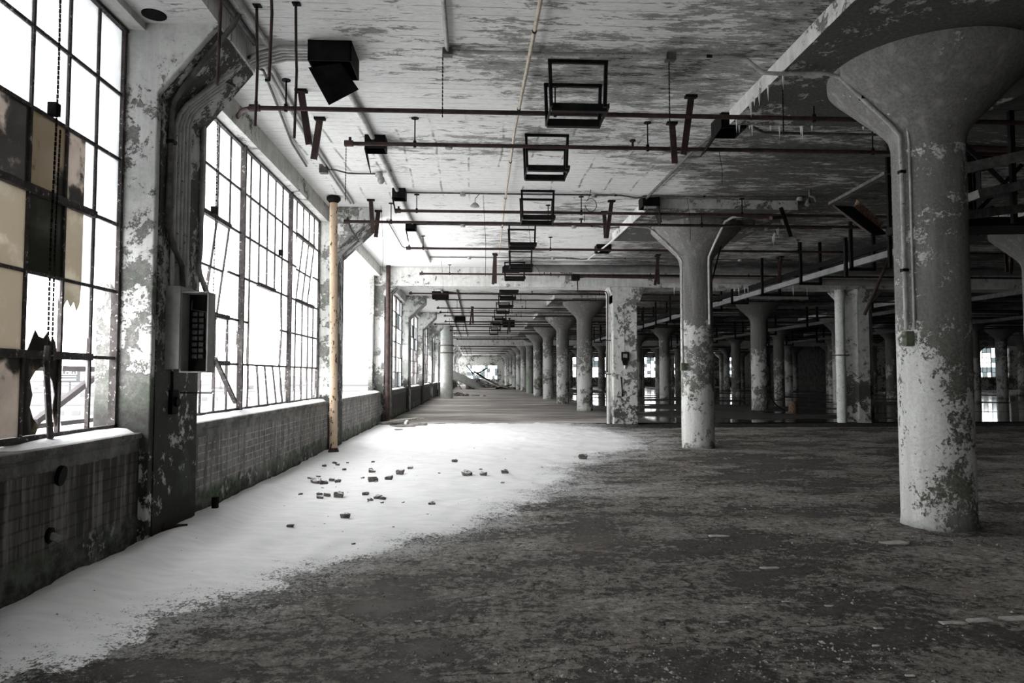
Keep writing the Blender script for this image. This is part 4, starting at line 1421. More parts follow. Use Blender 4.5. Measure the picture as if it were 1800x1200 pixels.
pull_box(3.10, 3.42, 8.55, 8.95, 0.20, 'black pull box with open cover at the corner of the nearest drop panel', [(3.10, 8.55, 4.63), (3.10, 8.93, 4.63), (2.93, 8.9, 4.36), (2.90, 8.6, 4.33)])
pull_box(3.08, 3.40, 12.65, 13.0, 0.19, 'black pull box at the corner of the second drop panel', [(3.38, 12.66, 4.64), (3.38, 13.0, 4.64), (3.46, 12.98, 4.35), (3.44, 12.7, 4.35)])
pull_box(3.05, 3.42, 17.4, 17.8, 0.18, 'black pull box on the ceiling before the square pillar')
pull_box(-1.75, -1.10, 27.5, 28.0, 0.28, 'brown pull box on the thick conduit beyond the cross beam')
pull_box(-1.2, -0.6, 38.5, 39.2, 0.35, 'dark pull box on the ceiling of the middle hall')
pull_box(1.6, 2.3, 41.5, 42.2, 0.4, 'dark hooded box over the middle hall aisle')

# hanging chains and wires under the ceiling
for i, (x, y, z0, lab) in enumerate(((-0.35, 7.0, 4.13, 'thin chain hanging from the conduit elbow near the camera'), (1.99, 7.0, 4.11, 'thin chain hanging left of the dark straps by the nearest column'),
                                     (3.19, 7.0, 4.04, 'thin chain hanging in front of the nearest drop panel edge'), (3.5, 9.8, 4.26, 'thin wire hanging beyond the nearest drop panel'),
                                     (-1.86, 9.9, 3.99, 'thin chain hanging from the end of the second sprinkler pipe'), (1.15, 15.2, 3.9, 'thin wire hanging from the conduit past the second column'),
                                     (-1.85, 13.5, 3.5, 'long thin wire hanging near the second pilaster'), (0.12, 12.6, 3.3, 'long crooked wire hanging from the dangling lamp holder'),
                                     (3.9, 12.6, 4.0, 'thin wire hanging before the second column capital'), (-1.0, 20.0, 3.7, 'thin wire hanging before the cross beam'))):
    m = MB()
    z = 4.79
    if 'chain' in lab:
        j = 0
        while z > z0:
            m.bar((x, y, z), (x + 0.003, y, z - 0.024), 0.012 if j % 2 else 0.006, 0.006 if j % 2 else 0.012, up=(0, 1, 0))
            z -= 0.021
            j += 1
        tag(m.build('hanging_chain', M['black']), lab, 'chain', 'chains and wires under the ceiling')
    else:
        m.tube([(x, y, 4.79), (x + 0.03, y, 4.79 - (4.79 - z0) * 0.35), (x + 0.05, y, 4.79 - (4.79 - z0) * 0.6), (x + 0.045, y, z0)], 0.004, 5)
        tag(m.build('hanging_wire', M['black']), lab, 'wire', 'chains and wires under the ceiling')
# cable loops
for i, (x, y, z, rx, rz, lab) in enumerate(((2.05, 12.3, 4.55, 0.10, 0.12, 'loop of black cable hanging near the third frame'), (1.55, 19.6, 4.28, 0.25, 0.36, 'arc of thin cable hanging before the cross beam'))):
    pts = [(x + rx * math.cos(t), y, z + rz * math.sin(t)) for t in np.linspace(2.6, -3.0 if i == 0 else 0.1, 18)]
    pts = ([(x, y, 4.83), (x - 0.02, y, 4.72)] + pts + [(x - rx * 1.05, y, z + 0.0), (x - rx * 1.2, y, z - 0.3)]) if i == 0 else [(x + rx, y, 4.2)][:0] + [(x - rx * 0.9, y, 4.83)] + pts
    tag(MB().tube(pts, 0.006, 5).build('cable_loop', M['black']), lab, 'cable')
# lamp holder dangling
root = thing('lamp_holder', 'small round lamp holder dangling from the ceiling conduit', 'lamp holder', (0.0, 12.5, 4.5))
MB().tube([(0.05, 12.55, 4.79), (-0.02, 12.52, 4.7), (-0.03, 12.5, 4.6)], 0.006, 5).build('cord', M['black'], root)
MB().lathe([(0.07, 4.54), (0.09, 4.55), (0.05, 4.60), (0.02, 4.62)], (-0.03, 12.5), 12).build('shade', M['conduit'], root, smooth=True)

# threaded rods hanging near the first pilaster
for (x, y, zt, zb, lab) in ((-1.93, 5.2, 4.83, 3.65, 'rusty rod hanging nearest the first pilaster bracket'), (-1.98, 6.25, 4.83, 3.72, 'rusty rod with a plate at its top, in front of the conduits'),
                            (-1.61, 5.4, 4.83, 3.80, 'black rod hanging beside the conduits, ending in a hook'), (-1.62, 6.20, 4.83, 3.60, 'grey rod hanging just left of the largest black box')):
    root = thing('hanging_rod', lab, 'rod', (x, y, zb), 'rods hanging from the ceiling')
    MB().tube([(x - 0.005, y, zt), (x + 0.003, y, (zt + zb) / 2 + 0.2), (x + 0.012, y, (zt + zb) / 2), (x, y, zb)], 0.0125, 6).build('rod', M['rust'], root, smooth=True)
    MB().box(x - 0.035, x + 0.035, y - 0.03, y + 0.03, zt - 0.012, zt).build('plate', M['black'], root)
    if 'hook' in lab:
        MB().tube([(x, y, zb), (x + 0.0, y, zb - 0.02), (x - 0.03, y, zb - 0.02)], 0.012, 6).build('hook', M['black'], root)

# broken pipe end and steel bar above the camera
tag(MB().tube([(-1.5, 5.6, 4.83), (-1.47, 5.72, 4.74), (-1.46, 5.76, 4.70)], 0.03, 8).build('pipe_stub', M['conduit']), 'short broken pipe stub poking out of the ceiling', 'pipe stub')
tag(MB().box(0.55, 1.15, 4.95, 5.0, 4.40, 4.43).build('steel_bar', M['black']), 'black steel bar right at the top above the camera', 'bar')

# ------------------------------------------------------------------ first pilaster: conduits, panel
for i in range(5):
    yv = 6.46 + 0.078 * i
    yc_ = 6.96 + 0.066 * i
    root = thing('wall_conduit', 'grey wall conduit up the nearest pilaster, %s of the bundle of five' % nth(i), 'conduit', (XP + 0.035, yv, 2.3), 'bundle of five conduits')
    MB().tube([(XP + 0.035, yv, 2.28), (XP + 0.035, yv, 3.78 + 0.03 * i), (XP + 0.06, yv + 0.02, 3.9 + 0.03 * i), (XP + 0.11, yv + 0.05, 4.0 + 0.025 * i), (-2.40, yc_ - 0.12, 4.48 + 0.012 * i), (-2.30, yc_ - 0.05, 4.62 + 0.01 * i), (-2.18, yc_, 4.72), (-1.98, yc_, 4.78), (-1.68, yc_, 4.78)], 0.021, 10).build('pipe', M['conduit_lt'], root, smooth=True)
root = thing('conduit_strap', 'rusty clamp bar across the five conduits on the bracket', 'clamp', (-2.55, 6.75, 4.3))
MB().bar((-2.55, 6.45, 4.33), (-2.44, 7.02, 4.40), 0.035, 0.03).build('bar', M['rust'], root)
root = thing('wall_conduit', 'dark single conduit curving down the nearest pilaster into the panel', 'conduit', (XP + 0.04, 6.36, 2.3))
MB().tube([(-2.12, 6.2, 4.72), (-2.18, 6.22, 4.62), (-2.3, 6.26, 4.50), (-2.62, 6.34, 4.15), (-2.74, 6.36, 3.98), (XP + 0.04, 6.36, 3.85), (XP + 0.04, 6.34, 2.95), (XP + 0.045, 6.36, 2.80), (XP + 0.06, 6.46, 2.62), (XP + 0.09, 6.54, 2.50), (XP + 0.10, 6.55, 2.28)], 0.024, 10).build('pipe', M['conduit_dk'], root, smooth=True)
clamp_part(root, [(XP + 0.04, 6.36, 3.6)], r=0.03, mat=M['black'])
pipe_thing('wall_conduit', 'grey conduit down the far corner of the nearest pilaster beside the window', 'conduit', [(-2.42, 7.15, 4.70), (-2.55, 7.14, 4.42), (-2.72, 7.13, 4.22), (-2.775, 7.12, 4.1), (-2.775, 7.12, 2.75), (-2.76, 7.05, 2.6), (-2.73, 7.0, 2.5), (-2.62, 6.9, 2.3)], 0.026, M['conduit'], 10)
pipe_thing('aisle_conduit', 'dark conduit along the ceiling joint above the nearest window, outer', 'conduit', [(-2.26, 4.0, 4.79), (-2.22, 6.2, 4.79), (-2.2, 6.9, 4.79)], 0.032, M['conduit_dk'], 10)
pipe_thing('aisle_conduit', 'grey conduit along the ceiling joint above the nearest window, inner', 'conduit', [(-2.15, 4.0, 4.79), (-2.1, 6.2, 4.79), (-2.08, 6.93, 4.79)], 0.028, M['conduit'], 10)

root = thing('electrical_panel', 'grey open electrical panel on the nearest pilaster with a black interior', 'electrical panel', (XP, 6.55, 1.52))
m = MB()
m.box(XP + 0.005, XP + 0.14, 6.40, 6.80, 1.55, 2.30)
m.build('cabinet', M['panel'], root, bevel=0.006)
m = MB()
x0, x1, y0, y1, z0, z1 = -2.665, -2.43, 6.42, 6.62, 1.53, 2.24
t = 0.012
m.box(x0, x1, y1 - t, y1, z0, z1)
m.box(x0, x0 + t, y0, y1, z0, z1)
m.box(x1 - t, x1, y0 + 0.03, y1, z0, z1)
m.box(x0, x1, y0, y1, z1, z1 + t)
m.box(x0, x1, y0, y1, z0 - t, z0)
m.build('open_box', M['panel'], root)
m = MB()
m.box(x0 + t, x1 - t, y1 - 0.03, y1 - t, z0, z1)
bp = m.build('back_plate', M['black'], root)
for zz in np.linspace(z0 + 0.12, z1 - 0.2, 8):
    m = MB()
    m.box(x0 + 0.055, x0 + 0.10, y1 - 0.07, y1 - 0.03, zz, zz + 0.035)
    m.box(x0 + 0.115, x0 + 0.155, y1 - 0.07, y1 - 0.03, zz, zz + 0.035)
    m.build('breaker', M['breaker'], bp)
m = MB()
m.tube([(x0 + 0.04, y1 - 0.04, z1 - 0.05), (x0 + 0.04, y1 - 0.06, z1 - 0.14), (x0 + 0.17, y1 - 0.05, z1 - 0.16), (x0 + 0.18, y1 - 0.05, z0 + 0.2)], 0.006, 5)
m.build('cable', M['conduit_dk'], root)
# switch below the panel and small things on the pilaster
root = thing('wall_switch', 'black round switch box below the electrical panel', 'switch', (XP, 6.57, 1.2))
m = MB()
m.box(XP, XP + 0.05, 6.50, 6.64, 1.14, 1.36)
m.build('body', M['black'], root, bevel=0.008)
MB().tube([(XP + 0.05, 6.57, 1.25), (XP + 0.075, 6.57, 1.25)], 0.045, 12).build('knob', M['black'], root)
MB().tube([(XP + 0.02, 6.56, 1.36), (XP + 0.02, 6.55, 1.53)], 0.012, 6).build('cable', M['black'], root)
tag(MB().tube([(XP, 6.75, 1.33), (-2.55, 6.9, 1.325)], 0.006, 5).build('wall_pin', M['black']), 'thin spike sticking out of the nearest pilaster', 'spike')
root = thing('pipe_stub', 'capped black pipe stub low on the nearest pilaster', 'pipe stub', (-2.7, 6.6, 0.1))
MB().tube([(XP + 0.01, 6.45, 0.14), (-2.60, 6.52, 0.13)], 0.026, 8).build('pipe', M['rust'], root)
MB().tube([(XP + 0.01, 6.44, 0.14), (XP + 0.04, 6.45, 0.14)], 0.045, 8).build('flange', M['rust'], root)
tag(MB().lathe([(0.035, ground_z(-2.66, 7.1) + 0.05), (0.035, ground_z(-2.66, 7.1) + 0.16)], (-2.58, 7.13), 8).build('iron_plug', M['black']), 'small black iron plug in the snow behind the nearest pilaster', 'plug')
# broken pipe and hole low on the brick panel, beside the window
root = thing('drain_stub', 'pale broken drain pipe sticking out low from the nearest brick panel', 'pipe stub', (XB, 4.93, 0.4))
MB().tube([(XB - 0.02, 4.93, 0.42), (XB + 0.06, 4.96, 0.38)], 0.026, 10).build('pipe', M['chip'], root)
MB().tube([(XB - 0.02, 4.93, 0.415), (XB + 0.012, 4.935, 0.41)], 0.055, 9).build('broken_surround', M['black'], root)
root = thing('vent_hole', 'black round vent opening under the nearest sill', 'vent', (XB, 5.2, 0.85))
MB().lathe([(0.075, -0.02), (0.065, 0.02), (0.05, -0.0)], (0, 0), 14)
m = MB()
m.tube([(XB - 0.01, 5.03, 0.80), (XB + 0.02, 5.035, 0.795)], 0.07, 14)
m.build('ring', M['black'], root)

# small switch on the square pillar
root = thing('switch_box', 'black switch box on the front of the square pillar', 'switch', (4.58, 21.3, 1.95))
m = MB()
m.box(4.47, 4.69, 21.22, 21.33, 1.97, 2.23)
m.build('body', M['black'], root, bevel=0.01)
m = MB()
m.add([(4.49, 21.24, 1.97), (4.67, 21.24, 1.97), (4.63, 21.26, 1.82), (4.53, 21.26, 1.82), (4.49, 21.33, 1.97), (4.67, 21.33, 1.97), (4.63, 21.33, 1.82), (4.53, 21.33, 1.82)], [(0, 3, 2, 1), (4, 5, 6, 7), (0, 1, 5, 4), (1, 2, 6, 5), (2, 3, 7, 6), (3, 0, 4, 7)])
m.build('lower_housing', M['black'], root)
for q in range(3):
    MB().box(4.515 + 0.045 * q, 4.54 + 0.045 * q, 21.21, 21.22, 2.05, 2.17).build('fuse', M['conduit'], root)
MB().tube([(4.58, 21.31, 1.82), (4.58, 21.31, 1.72)], 0.03, 8).build('cable_gland', M['conduit_wh'], root)
tag(MB().bar((4.46, 21.315, 1.45), (4.50, 21.31, 0.85), 0.03, 0.02, up=(0, 1, 0)).build('iron_strap', M['black']), 'short black iron strap leaning on the square pillar', 'strap')
root = thing('switch_box', 'black switch box on the octagonal pillar, second row', 'switch', (12.5, 21.8, 1.9))
m = MB()
m.box(12.33, 12.62, 21.83, 21.98, 1.98, 2.35)
m.build('body', M['black'], root)
MB().box(12.40, 12.52, 21.86, 21.98, 1.72, 1.98).build('lower_housing', M['black'], root)
for i, x in enumerate((12.05, 12.45)):
    pipe_thing('pillar_conduit', ['left', 'right'][i] + ' one of two pale conduits down the octagonal pillar', 'conduit', [(x + 0.3, 21.95, 4.24), (x, 21.9, 3.8), (x, 21.9, 2.35)], 0.02, M['conduit_wh'], 6)

# ------------------------------------------------------------------ duct and lagged pipes before the cross beam
root = thing('round_duct', 'long grey round duct across the hall before the cross beam', 'duct', (1.5, 20.1, 4.62))
MB().tube([(1.6, 20.1, 4.62), (14.0, 20.1, 4.62), (24, 20.1, 4.62)], 0.11, 16).build('pipe', M['duct'], root, smooth=True)
m = MB()
m.tube([(1.05, 20.1, 4.62), (1.62, 20.1, 4.62)], 0.125, 14)
m.build('end_piece', M['black'], root, smooth=True)
MB().obox((1.0, 20.05, 4.56), (0.5, 0.4, 0.14)).build('bracket', M['black'], root)
root = thing('lagged_pipe', 'pinkish lagged pipe across the dark hall before the octagonal pillar', 'pipe', (5.2, 20.9, 4.33))
MB().tube([(5.4, 20.75, 4.40), (11.0, 20.75, 4.36), (13.6, 20.75, 4.34)], 0.10, 14).build('pipe', M['lagging'], root, smooth=True)
root = thing('rusty_pipe', 'rusty horizontal pipe beside the square pillar head', 'pipe', (3.0, 20.7, 4.42))
MB().tube([(3.0, 20.9, 4.48), (3.3, 20.9, 4.52), (6.2, 20.9, 4.48)], 0.05, 10).build('pipe', M['rust'], root, smooth=True)
MB().obox((3.0, 20.9, 4.47), (0.25, 0.2, 0.2)).build('elbow', M['black'], root, bevel=0.03)
pipe_thing('wall_pipe', 'dark pipe running down the aisle side of the square pillar', 'pipe', [(3.1, 21.2, 4.45), (3.12, 21.25, 4.1), (4.0, 21.3, 4.1), (4.05, 21.3, 4.0), (4.03, 21.3, 1.6)], 0.02, M['rust'], 8)

# ------------------------------------------------------------------ overhead conveyor line in the dark hall
root = thing('conveyor_rail', 'long overhead conveyor track with a grey rail beyond the nearest column', 'conveyor', (8.2, 16, 3.9))
MB().box(8.12, 8.20, 11.0, 58.0, 3.84, 3.97).build('rail', M['rail'], root)
m = MB()
m.box(8.50, 8.56, 11.0, 58.0, 4.16, 4.30)
m.build('top_rail', M['black'], root)
for i in range(16):
    y = 12.2 + i * 2.35
    m = MB()
    m.box(8.06, 8.12, y, y + 0.06, 3.76, ZC)
    m.box(8.06, 8.62, y, y + 0.06, 3.76, 3.82)
    m.box(8.56, 8.62, y, y + 0.06, 3.76, ZC)
    m.build('hanger', M['black'], root)
# hood at the near end of the track
root = thing('chute_hood', 'dark steel chute hood with a rusty ochre edge plate, beside the nearest column', 'chute', (6.8, 10.9, 3.8))
t = 0.012
m = MB()
m.bar((6.28, 11.86, 4.49), (6.28, 10.70, 3.73), 0.02, 0.035)
m.build('lower_flange', M['rust'], root)
m = MB()
m.prism_x([(11.5, 4.45), (9.9, 4.55), (9.9, 3.78), (10.4, 3.80)][::-1], 7.50, 7.50 + t)
m.build('side_plate', M['black'], root)
m = MB()
m.add([(6.29, 11.86, 4.49), (6.97, 12.45, 4.62), (6.97, 11.4, 3.90), (6.29, 10.70, 3.72), (6.29, 11.88, 4.50), (6.97, 12.47, 4.63), (6.97, 11.42, 3.89), (6.29, 10.72, 3.71)], [(0, 3, 2, 1), (4, 5, 6, 7), (0, 1, 5, 4), (1, 2, 6, 5), (2, 3, 7, 6), (3, 0, 4, 7)])
m.build('bottom_plate', M['black'], root)
m = MB()
m.bar((6.96, 12.35, 4.66), (6.96, 11.55, 4.05), 0.02, 0.15)
m.build('edge_plate', M['ochre'], root)
m = MB()
m.bar((6.26, 11.90, 4.53), (6.26, 10.2, 4.58), 0.10, 0.05)
m.build('top_flange', M['conduit_dk'], root)
for (x, y, z0, z1) in ((6.26, 10.20, 3.7, ZC), (6.55, 9.8, 4.1, ZC), (6.0, 11.0, 3.1, 3.75), (6.5, 10.6, 3.2, 3.75), (7.5, 10.0, 3.6, ZC)):
    MB().box(x, x + 0.05, y, y + 0.05, z0, z1).build('post', M['black'], root)
MB().box(6.2, 7.6, 9.75, 9.95, 4.55, 4.72).build('cross_channel', M['black'], root)
root = thing('sprinkler_branch', 'short red-brown pipe elbow under the ceiling left of the chute hood', 'pipe', (5.5, 12.8, 4.4))
MB().tube([(4.9, 12.8, 4.52), (5.72, 12.8, 4.50), (5.75, 12.6, 4.46), (5.3, 12.2, 4.33)], 0.035, 8).build('pipe', M['rust'], root, smooth=True)
tag(MB().bar((5.62, 12.5, 4.6), (5.78, 12.45, 4.05), 0.07, 0.02, up=(0, 1, 0)).build('hanging_strap', M['black']), 'single black strap hanging below the red-brown elbow', 'strap')
root = thing('floodlight', 'small frosted fitting on the ceiling at the tip of the chute hood', 'lamp', (6.0, 12.2, 4.6))
MB().tube([(5.98, 12.1, 4.83), (5.98, 12.1, 4.72), (6.04, 12.05, 4.68), (6.05, 12.0, 4.58)], 0.025, 8).build('body', M['conduit_dk'], root, smooth=True)
MB().lathe([(0.02, 4.52), (0.07, 4.56), (0.03, 4.66)], (5.95, 12.1), 10).build('shade', M['conduit_dk'], root, smooth=True)
# truss frames right of the nearest column
root = thing('conveyor_truss', 'dark steel conveyor truss behind the nearest column at the right edge', 'conveyor', (7.5, 8.5, 4.0))
m = MB()
m.bar((5.55, 8.6, 4.0), (7.15, 8.2, 4.30), 0.05, 0.13)
m.build('rail', M['conduit_dk'], root)
m = MB()
m.bar((5.4, 7.6, 3.30), (7.0, 8.4, 3.62), 0.05, 0.10)
m.build('rail', M['conduit_dk'], root)
m = MB()
m.bar((6.15, 8.3, 3.72), (6.9, 8.3, 3.88), 0.3, 0.10)
m.build('tray', M['conduit_dk'], root)
m = MB()
m.bar((5.6, 8.9, 3.45), (7.6, 8.9, 3.5), 0.6, 0.10)
m.build('tray', M['black'], root)
for (x, y, z0, z1) in ((6.0, 8.5, 3.45, ZC), (6.35, 8.6, 3.5, 4.3), (6.7, 8.3, 3.4, ZC), (7.1, 8.5, 3.4, ZC), (5.8, 9.0, 3.4, 4.2)):
    MB().box(x, x + 0.06, y, y + 0.05, z0, z1).build('post', M['black'], root)
for a, b in (((5.7, 8.7, 3.6), (6.4, 8.6, 4.2)), ((6.2, 8.6, 4.6), (6.75, 8.3, 3.75)), ((6.4, 8.7, 3.5), (7.0, 8.5, 4.2))):
    MB().bar(a, b, 0.04, 0.05).build('brace', M['black'], root)
root = thing('sprinkler_branch', 'thick red-brown branched pipe under the ceiling right of the nearest column', 'pipe', (6.6, 9.2, 4.6))
MB().tube([(5.7, 9.0, 4.62), (6.3, 8.9, 4.55), (7.4, 8.6, 4.42)], 0.045, 8).build('pipe', M['rust'], root, smooth=True)
MB().tube([(6.15, 8.9, 4.57), (5.95, 8.6, 4.28)], 0.045, 8).build('branch', M['rust'], root, smooth=True)
# deeper conveyor lines
for i, (x, z) in enumerate(((16.0, 3.9), (23.5, 3.95), (1.9, 4.4))):
    if i == 2:
        continue
    root = thing('conveyor_rail', 'overhead conveyor track in the dark hall, %s row of bays from the windows' % ['third', 'fourth'][i], 'conveyor', (x, 20, z))
    MB().box(x, x + 0.10, 13, 62.0, z, z + 0.14).build('rail', M['conduit_dk'], root)
    for q in range(10):
        y = 14 + q * 4.7
        m = MB()
        m.box(x - 0.08, x, y, y + 0.08, z - 0.1, ZC)
        m.box(x - 0.08, x + 0.5, y, y + 0.08, z - 0.16, z - 0.08)
        m.box(x + 0.42, x + 0.5, y, y + 0.08, z - 0.1, ZC)
        m.build('hanger', M['black'], root)
# dangling pipe leaning in the dark right of the octagonal pillar, and red rod
tag(MB().tube([(9.45, 14.85, 4.83), (8.65, 15.1, 2.85)], 0.035, 8).build('leaning_pipe', M['rust']), 'red-brown pipe hanging slanted just left of the nearest column', 'pipe')
tag(MB().tube([(5.10, 13.9, 4.55), (4.98, 14.9, 3.0), (4.98, 14.95, 2.6)], 0.018, 6).build('leaning_rod', M['black']), 'thin black rod slanting down behind the second column', 'rod')
# drum and hose by the second-row column
root = thing('drum', 'small rusty drum standing beside a second row column', 'drum', (13.3, 28.8, 0))
MB().lathe([(0.17, 0), (0.175, 0.02), (0.17, 0.2), (0.178, 0.21), (0.17, 0.22), (0.17, 0.42), (0.175, 0.44)], (13.3, 28.8), 16).build('body', M['ochre'], root, smooth=True)
tag(MB().tube([(12.66, 29.6, 3.4), (12.68, 29.55, 0.6), (12.8, 29.3, 0.25), (13.0, 28.9, 0.04)], 0.03, 6).build('hose', M['black']), 'black hose down a second row column to the drum', 'hose')

# pendant icicles under wet ceiling edges
ice0 = MB().lathe([(0.001, -0.30), (0.008, -0.16), (0.014, -0.04), (0.018, 0.0)], (0, 0), 6)
ip = ice0.build('icicle', M['ice'], smooth=True, origin=(0, 0, 0))
spots = []
rr = random.Random(5)
for (x0, y0, x1, y1, z, n) in ((3.17, 6.9, 3.17, 8.3, 4.65, 7), (3.3, 8.5, 5.9, 8.5, 4.65, 14), (9.5, 20.75, 11.2, 20.75, 4.25, 10), (6.0, 21.3, 9.0, 21.3, 4.24, 14), (12.8, 13.0, 13.6, 13.0, 4.65, 6), (9.0, 24.0, 11.5, 24.0, ZC, 12), (6.2, 13.5, 7.5, 17.5, ZC, 10)):
    for q in range(n):
        u = rr.random()
        spots.append((x0 + (x1 - x0) * u, y0 + (y1 - y0) * u + rr.uniform(-0.02, 0.02), z, rr.uniform(0.3, 1.4) * (0.5 if y0 < 9 else 1.0), x0))
ICE = {3.17: 'on the window side edge of the nearest drop panel', 3.3: 'along the far edge of the nearest drop panel', 9.5: 'under the lagged pipe by the octagonal pillar',
       6.0: 'along the cross beam right of the square pillar', 12.8: 'on the drop panel at the right edge', 9.0: 'on the dark ceiling past the cross beam', 6.2: 'on the ceiling right of the second column'}
rank = {}
for key in ICE:
    grp = sorted([q for q in range(len(spots)) if spots[q][4] == key], key=lambda q: spots[q][1] if key == 3.17 else spots[q][0])
    for a, q in enumerate(grp):
        rank[q] = a
for i, (x, y, z, s, key) in enumerate(spots):
    o = ip if i == 0 else ip.copy()
    tag(o, 'white icicle ' + ICE[key] + (', %s from the camera' if key == 3.17 else ', %s from the window side') % nth(rank[i]), 'icicle', 'icicles ' + ICE[key])
    if i:
        COL.objects.link(o)
    o.location = (x, y, z)
    o.scale = (0.9, 0.9, s)

# ------------------------------------------------------------------ end walls with windows
def end_wall(y, x0, x1, name, lab, win_list, z0=1.05, z1=4.5):
    m = MB()
    xs_ = sorted(win_list)
    cur = x0
    for a, b in xs_:
        m.box(cur, a, y, y + 0.3, 0, ZC)
        m.box(a, b, y, y + 0.3, 0, z0)
        m.box(a, b, y, y + 0.3, z1, ZC)
        cur = b
    m.box(cur, x1, y, y + 0.3, 0, ZC)
    tag(m.build(name, M['wall_far']), lab, 'wall', kind='structure')


WN = [30]


def end_window(y, a, b, z0, z1, lab, nx_=8, nz=6, miss=0.35, seed=1):
    rnd = random.Random(seed)
    root = thing('window_%d' % WN[0], lab, 'window', ((a + b) / 2, y + 0.12, z0), kind='structure')
    WN[0] += 1
    m = MB()
    for i in range(nx_ + 1):
        x = a + (b - a) * i / nx_
        w = 0.05 if i % 4 == 0 else 0.022
        m.box(x - w, x + w, y + 0.10, y + 0.15, z0, z1)
    for j in range(nz + 1):
        z = z0 + (z1 - z0) * j / nz
        m.box(a, b, y + 0.10, y + 0.15, z - 0.022, z + 0.022)
    m.build('frame', M['muntin'], root)
    g = MB()
    for i in range(nx_):
        for j in range(nz):
            if rnd.random() < miss:
                continue
            g.mi = 0 if rnd.random() < 0.5 else 1
            g.box(a + (b - a) * i / nx_, a + (b - a) * (i + 1) / nx_, y + 0.12, y + 0.125, z0 + (z1 - z0) * j / nz, z0 + (z1 - z0) * (j + 1) / nz)
    if g.v:
        g.build('glass', [M['g_blue'], M['g_frost']], root)


end_wall(YEND, -3.4, 10.0, 'wall_front', 'far end wall of the window aisle', [(-1.4, 3.4)], 1.0, 3.2)
end_window(YEND, -1.4, 3.4, 1.0, 3.2, 'wide window in the far end wall of the aisle, behind the rubble', 12, 4, 0.35, 3)
cw = [(CX + BAY * r + 1.2, CX + BAY * (r + 1) - 1.2) for r in range(1, 5)]
end_wall(100.0, 9.5, 40.0, 'wall_front', 'far end wall of the middle bays', cw, 1.3, 4.2)
for i, (a, b) in enumerate(cw):
    end_window(100.0, a, b, 1.3, 4.2, 'window in the end wall of the middle bays, %s from the aisle' % nth(i), 10, 6, 0.35, 20 + i)
cw = [(CX + BAY * r + 0.9, CX + BAY * (r + 1) - 0.9) for r in range(5, 9)]
end_wall(72.0, 38.0, XR, 'wall_front', 'end wall of the right hand bays', cw, 1.35, 4.5)
for i, (a, b) in enumerate(cw):
    end_window(72.0, a, b, 1.35, 4.5, 'tall window in the end wall of the right bays, %s from the middle' % nth(i), 12, 6, 0.3, 40 + i)
m = MB()
m.box(9.7, 10.0, 100.3, YEND, 0, ZC)
m.box(38.0, 38.3, 72.3, 100.0, 0, ZC)
tag(m.build('wall_right', M['black_wall']), 'dark return walls between the end walls', 'wall', kind='structure')

# ------------------------------------------------------------------ collapsed slab and rubble at the far end of the aisle
root = thing('collapsed_slab', 'fallen grey slab leaning on the far rubble heap', 'slab', (-1.2, 77, 0))
m = MB()
rot = Matrix.Rotation(R(24), 3, 'Y') @ Matrix.Rotation(R(12), 3, 'X')
m.obox((-1.0, 79, 0.95), (4.6, 3.4, 0.16), rot)
m.build('slab', M['panel'], root, bevel=0.02)
for a, b in (((-2.5, 78.3, 0.0), (-2.9, 78.6, 1.5)), ((-1.6, 78, 0.0), (-2.5, 78.6, 1.3))):
    MB().bar(a, b, 0.08, 0.08).build('prop', M['wood'], root)
for i, (a, b, w, mt, lab) in enumerate((((-1.1, 81, 2.7), (-0.3, 80.6, 1.7), 0.10, 'black', 'thin black beam standing up from the far rubble'), ((0.2, 80.5, 1.8), (1.3, 81, 2.4), 0.2, 'black', 'bent black panel on top of the far rubble'),
                                        ((-0.2, 80.2, 2.0), (2.4, 79, 0.3), 0.35, 'black', 'black beam sloping down the far rubble'), ((0.0, 80.0, 1.6), (2.8, 78.6, 0.15), 0.25, 'conduit_wh', 'white beam sloping down the far rubble'),
                                        ((1.5, 79, 0.6), (3.6, 78.3, 0.2), 0.3, 'wood', 'grey timber lying at the foot of the far rubble'), ((2.2, 78.2, 0.1), (4.0, 78.9, 0.5), 0.2, 'black', 'black timber lying right of the far rubble'),
                                        ((0.2, 78.0, 0.1), (2.2, 77.6, 0.14), 0.25, 'chip', 'pale plank lying before the far rubble'))):
    tag(MB().bar(a, b, w, 0.12).build('rubble_beam', M[mt]), lab, 'beam', 'beams of the far rubble')
rv = random.Random(11)
m = MB()
for i in range(260):
    u, v = rv.random(), rv.random()
    x = -1.0 + 5.3 * u
    y = 79 + 4 * v
    hmax = max(0.1, 1.5 * (1 - u) * (1 - abs(v - .5)))
    s = rv.uniform(0.1, 0.4)
    rt = Matrix.Rotation(rv.uniform(0, 6), 3, 'Z') @ Matrix.Rotation(rv.uniform(-.6, .6), 3, 'X')
    m.obox((x, y, rv.uniform(0.05, hmax)), (s * 1.8, s, s * 0.5), rt)
tag(m.build('rubble', M['rubble']), 'heap of rubble at the far end of the window aisle', 'rubble', kind='stuff')
m = MB()
for i in range(60):
    s = rv.uniform(0.03, 0.16)
    a = rv.uniform(0, 6.28)
    d = abs(rv.gauss(0, 0.5))
    rt = Matrix.Rotation(rv.uniform(0, 6), 3, 'Z') @ Matrix.Rotation(rv.uniform(-.4, .4), 3, 'X')
    m.obox((-1.35 + d * 1.8 * math.cos(a), 52 + d * math.sin(a), 0.02 + max(0, 0.26 - d * 0.4) * rv.random()), (s * 2, s, s), rt)
tag(m.build('debris_heap', M['rubble']), 'small dark debris heap on the floor past the mint green standpipe', 'debris', kind='stuff')

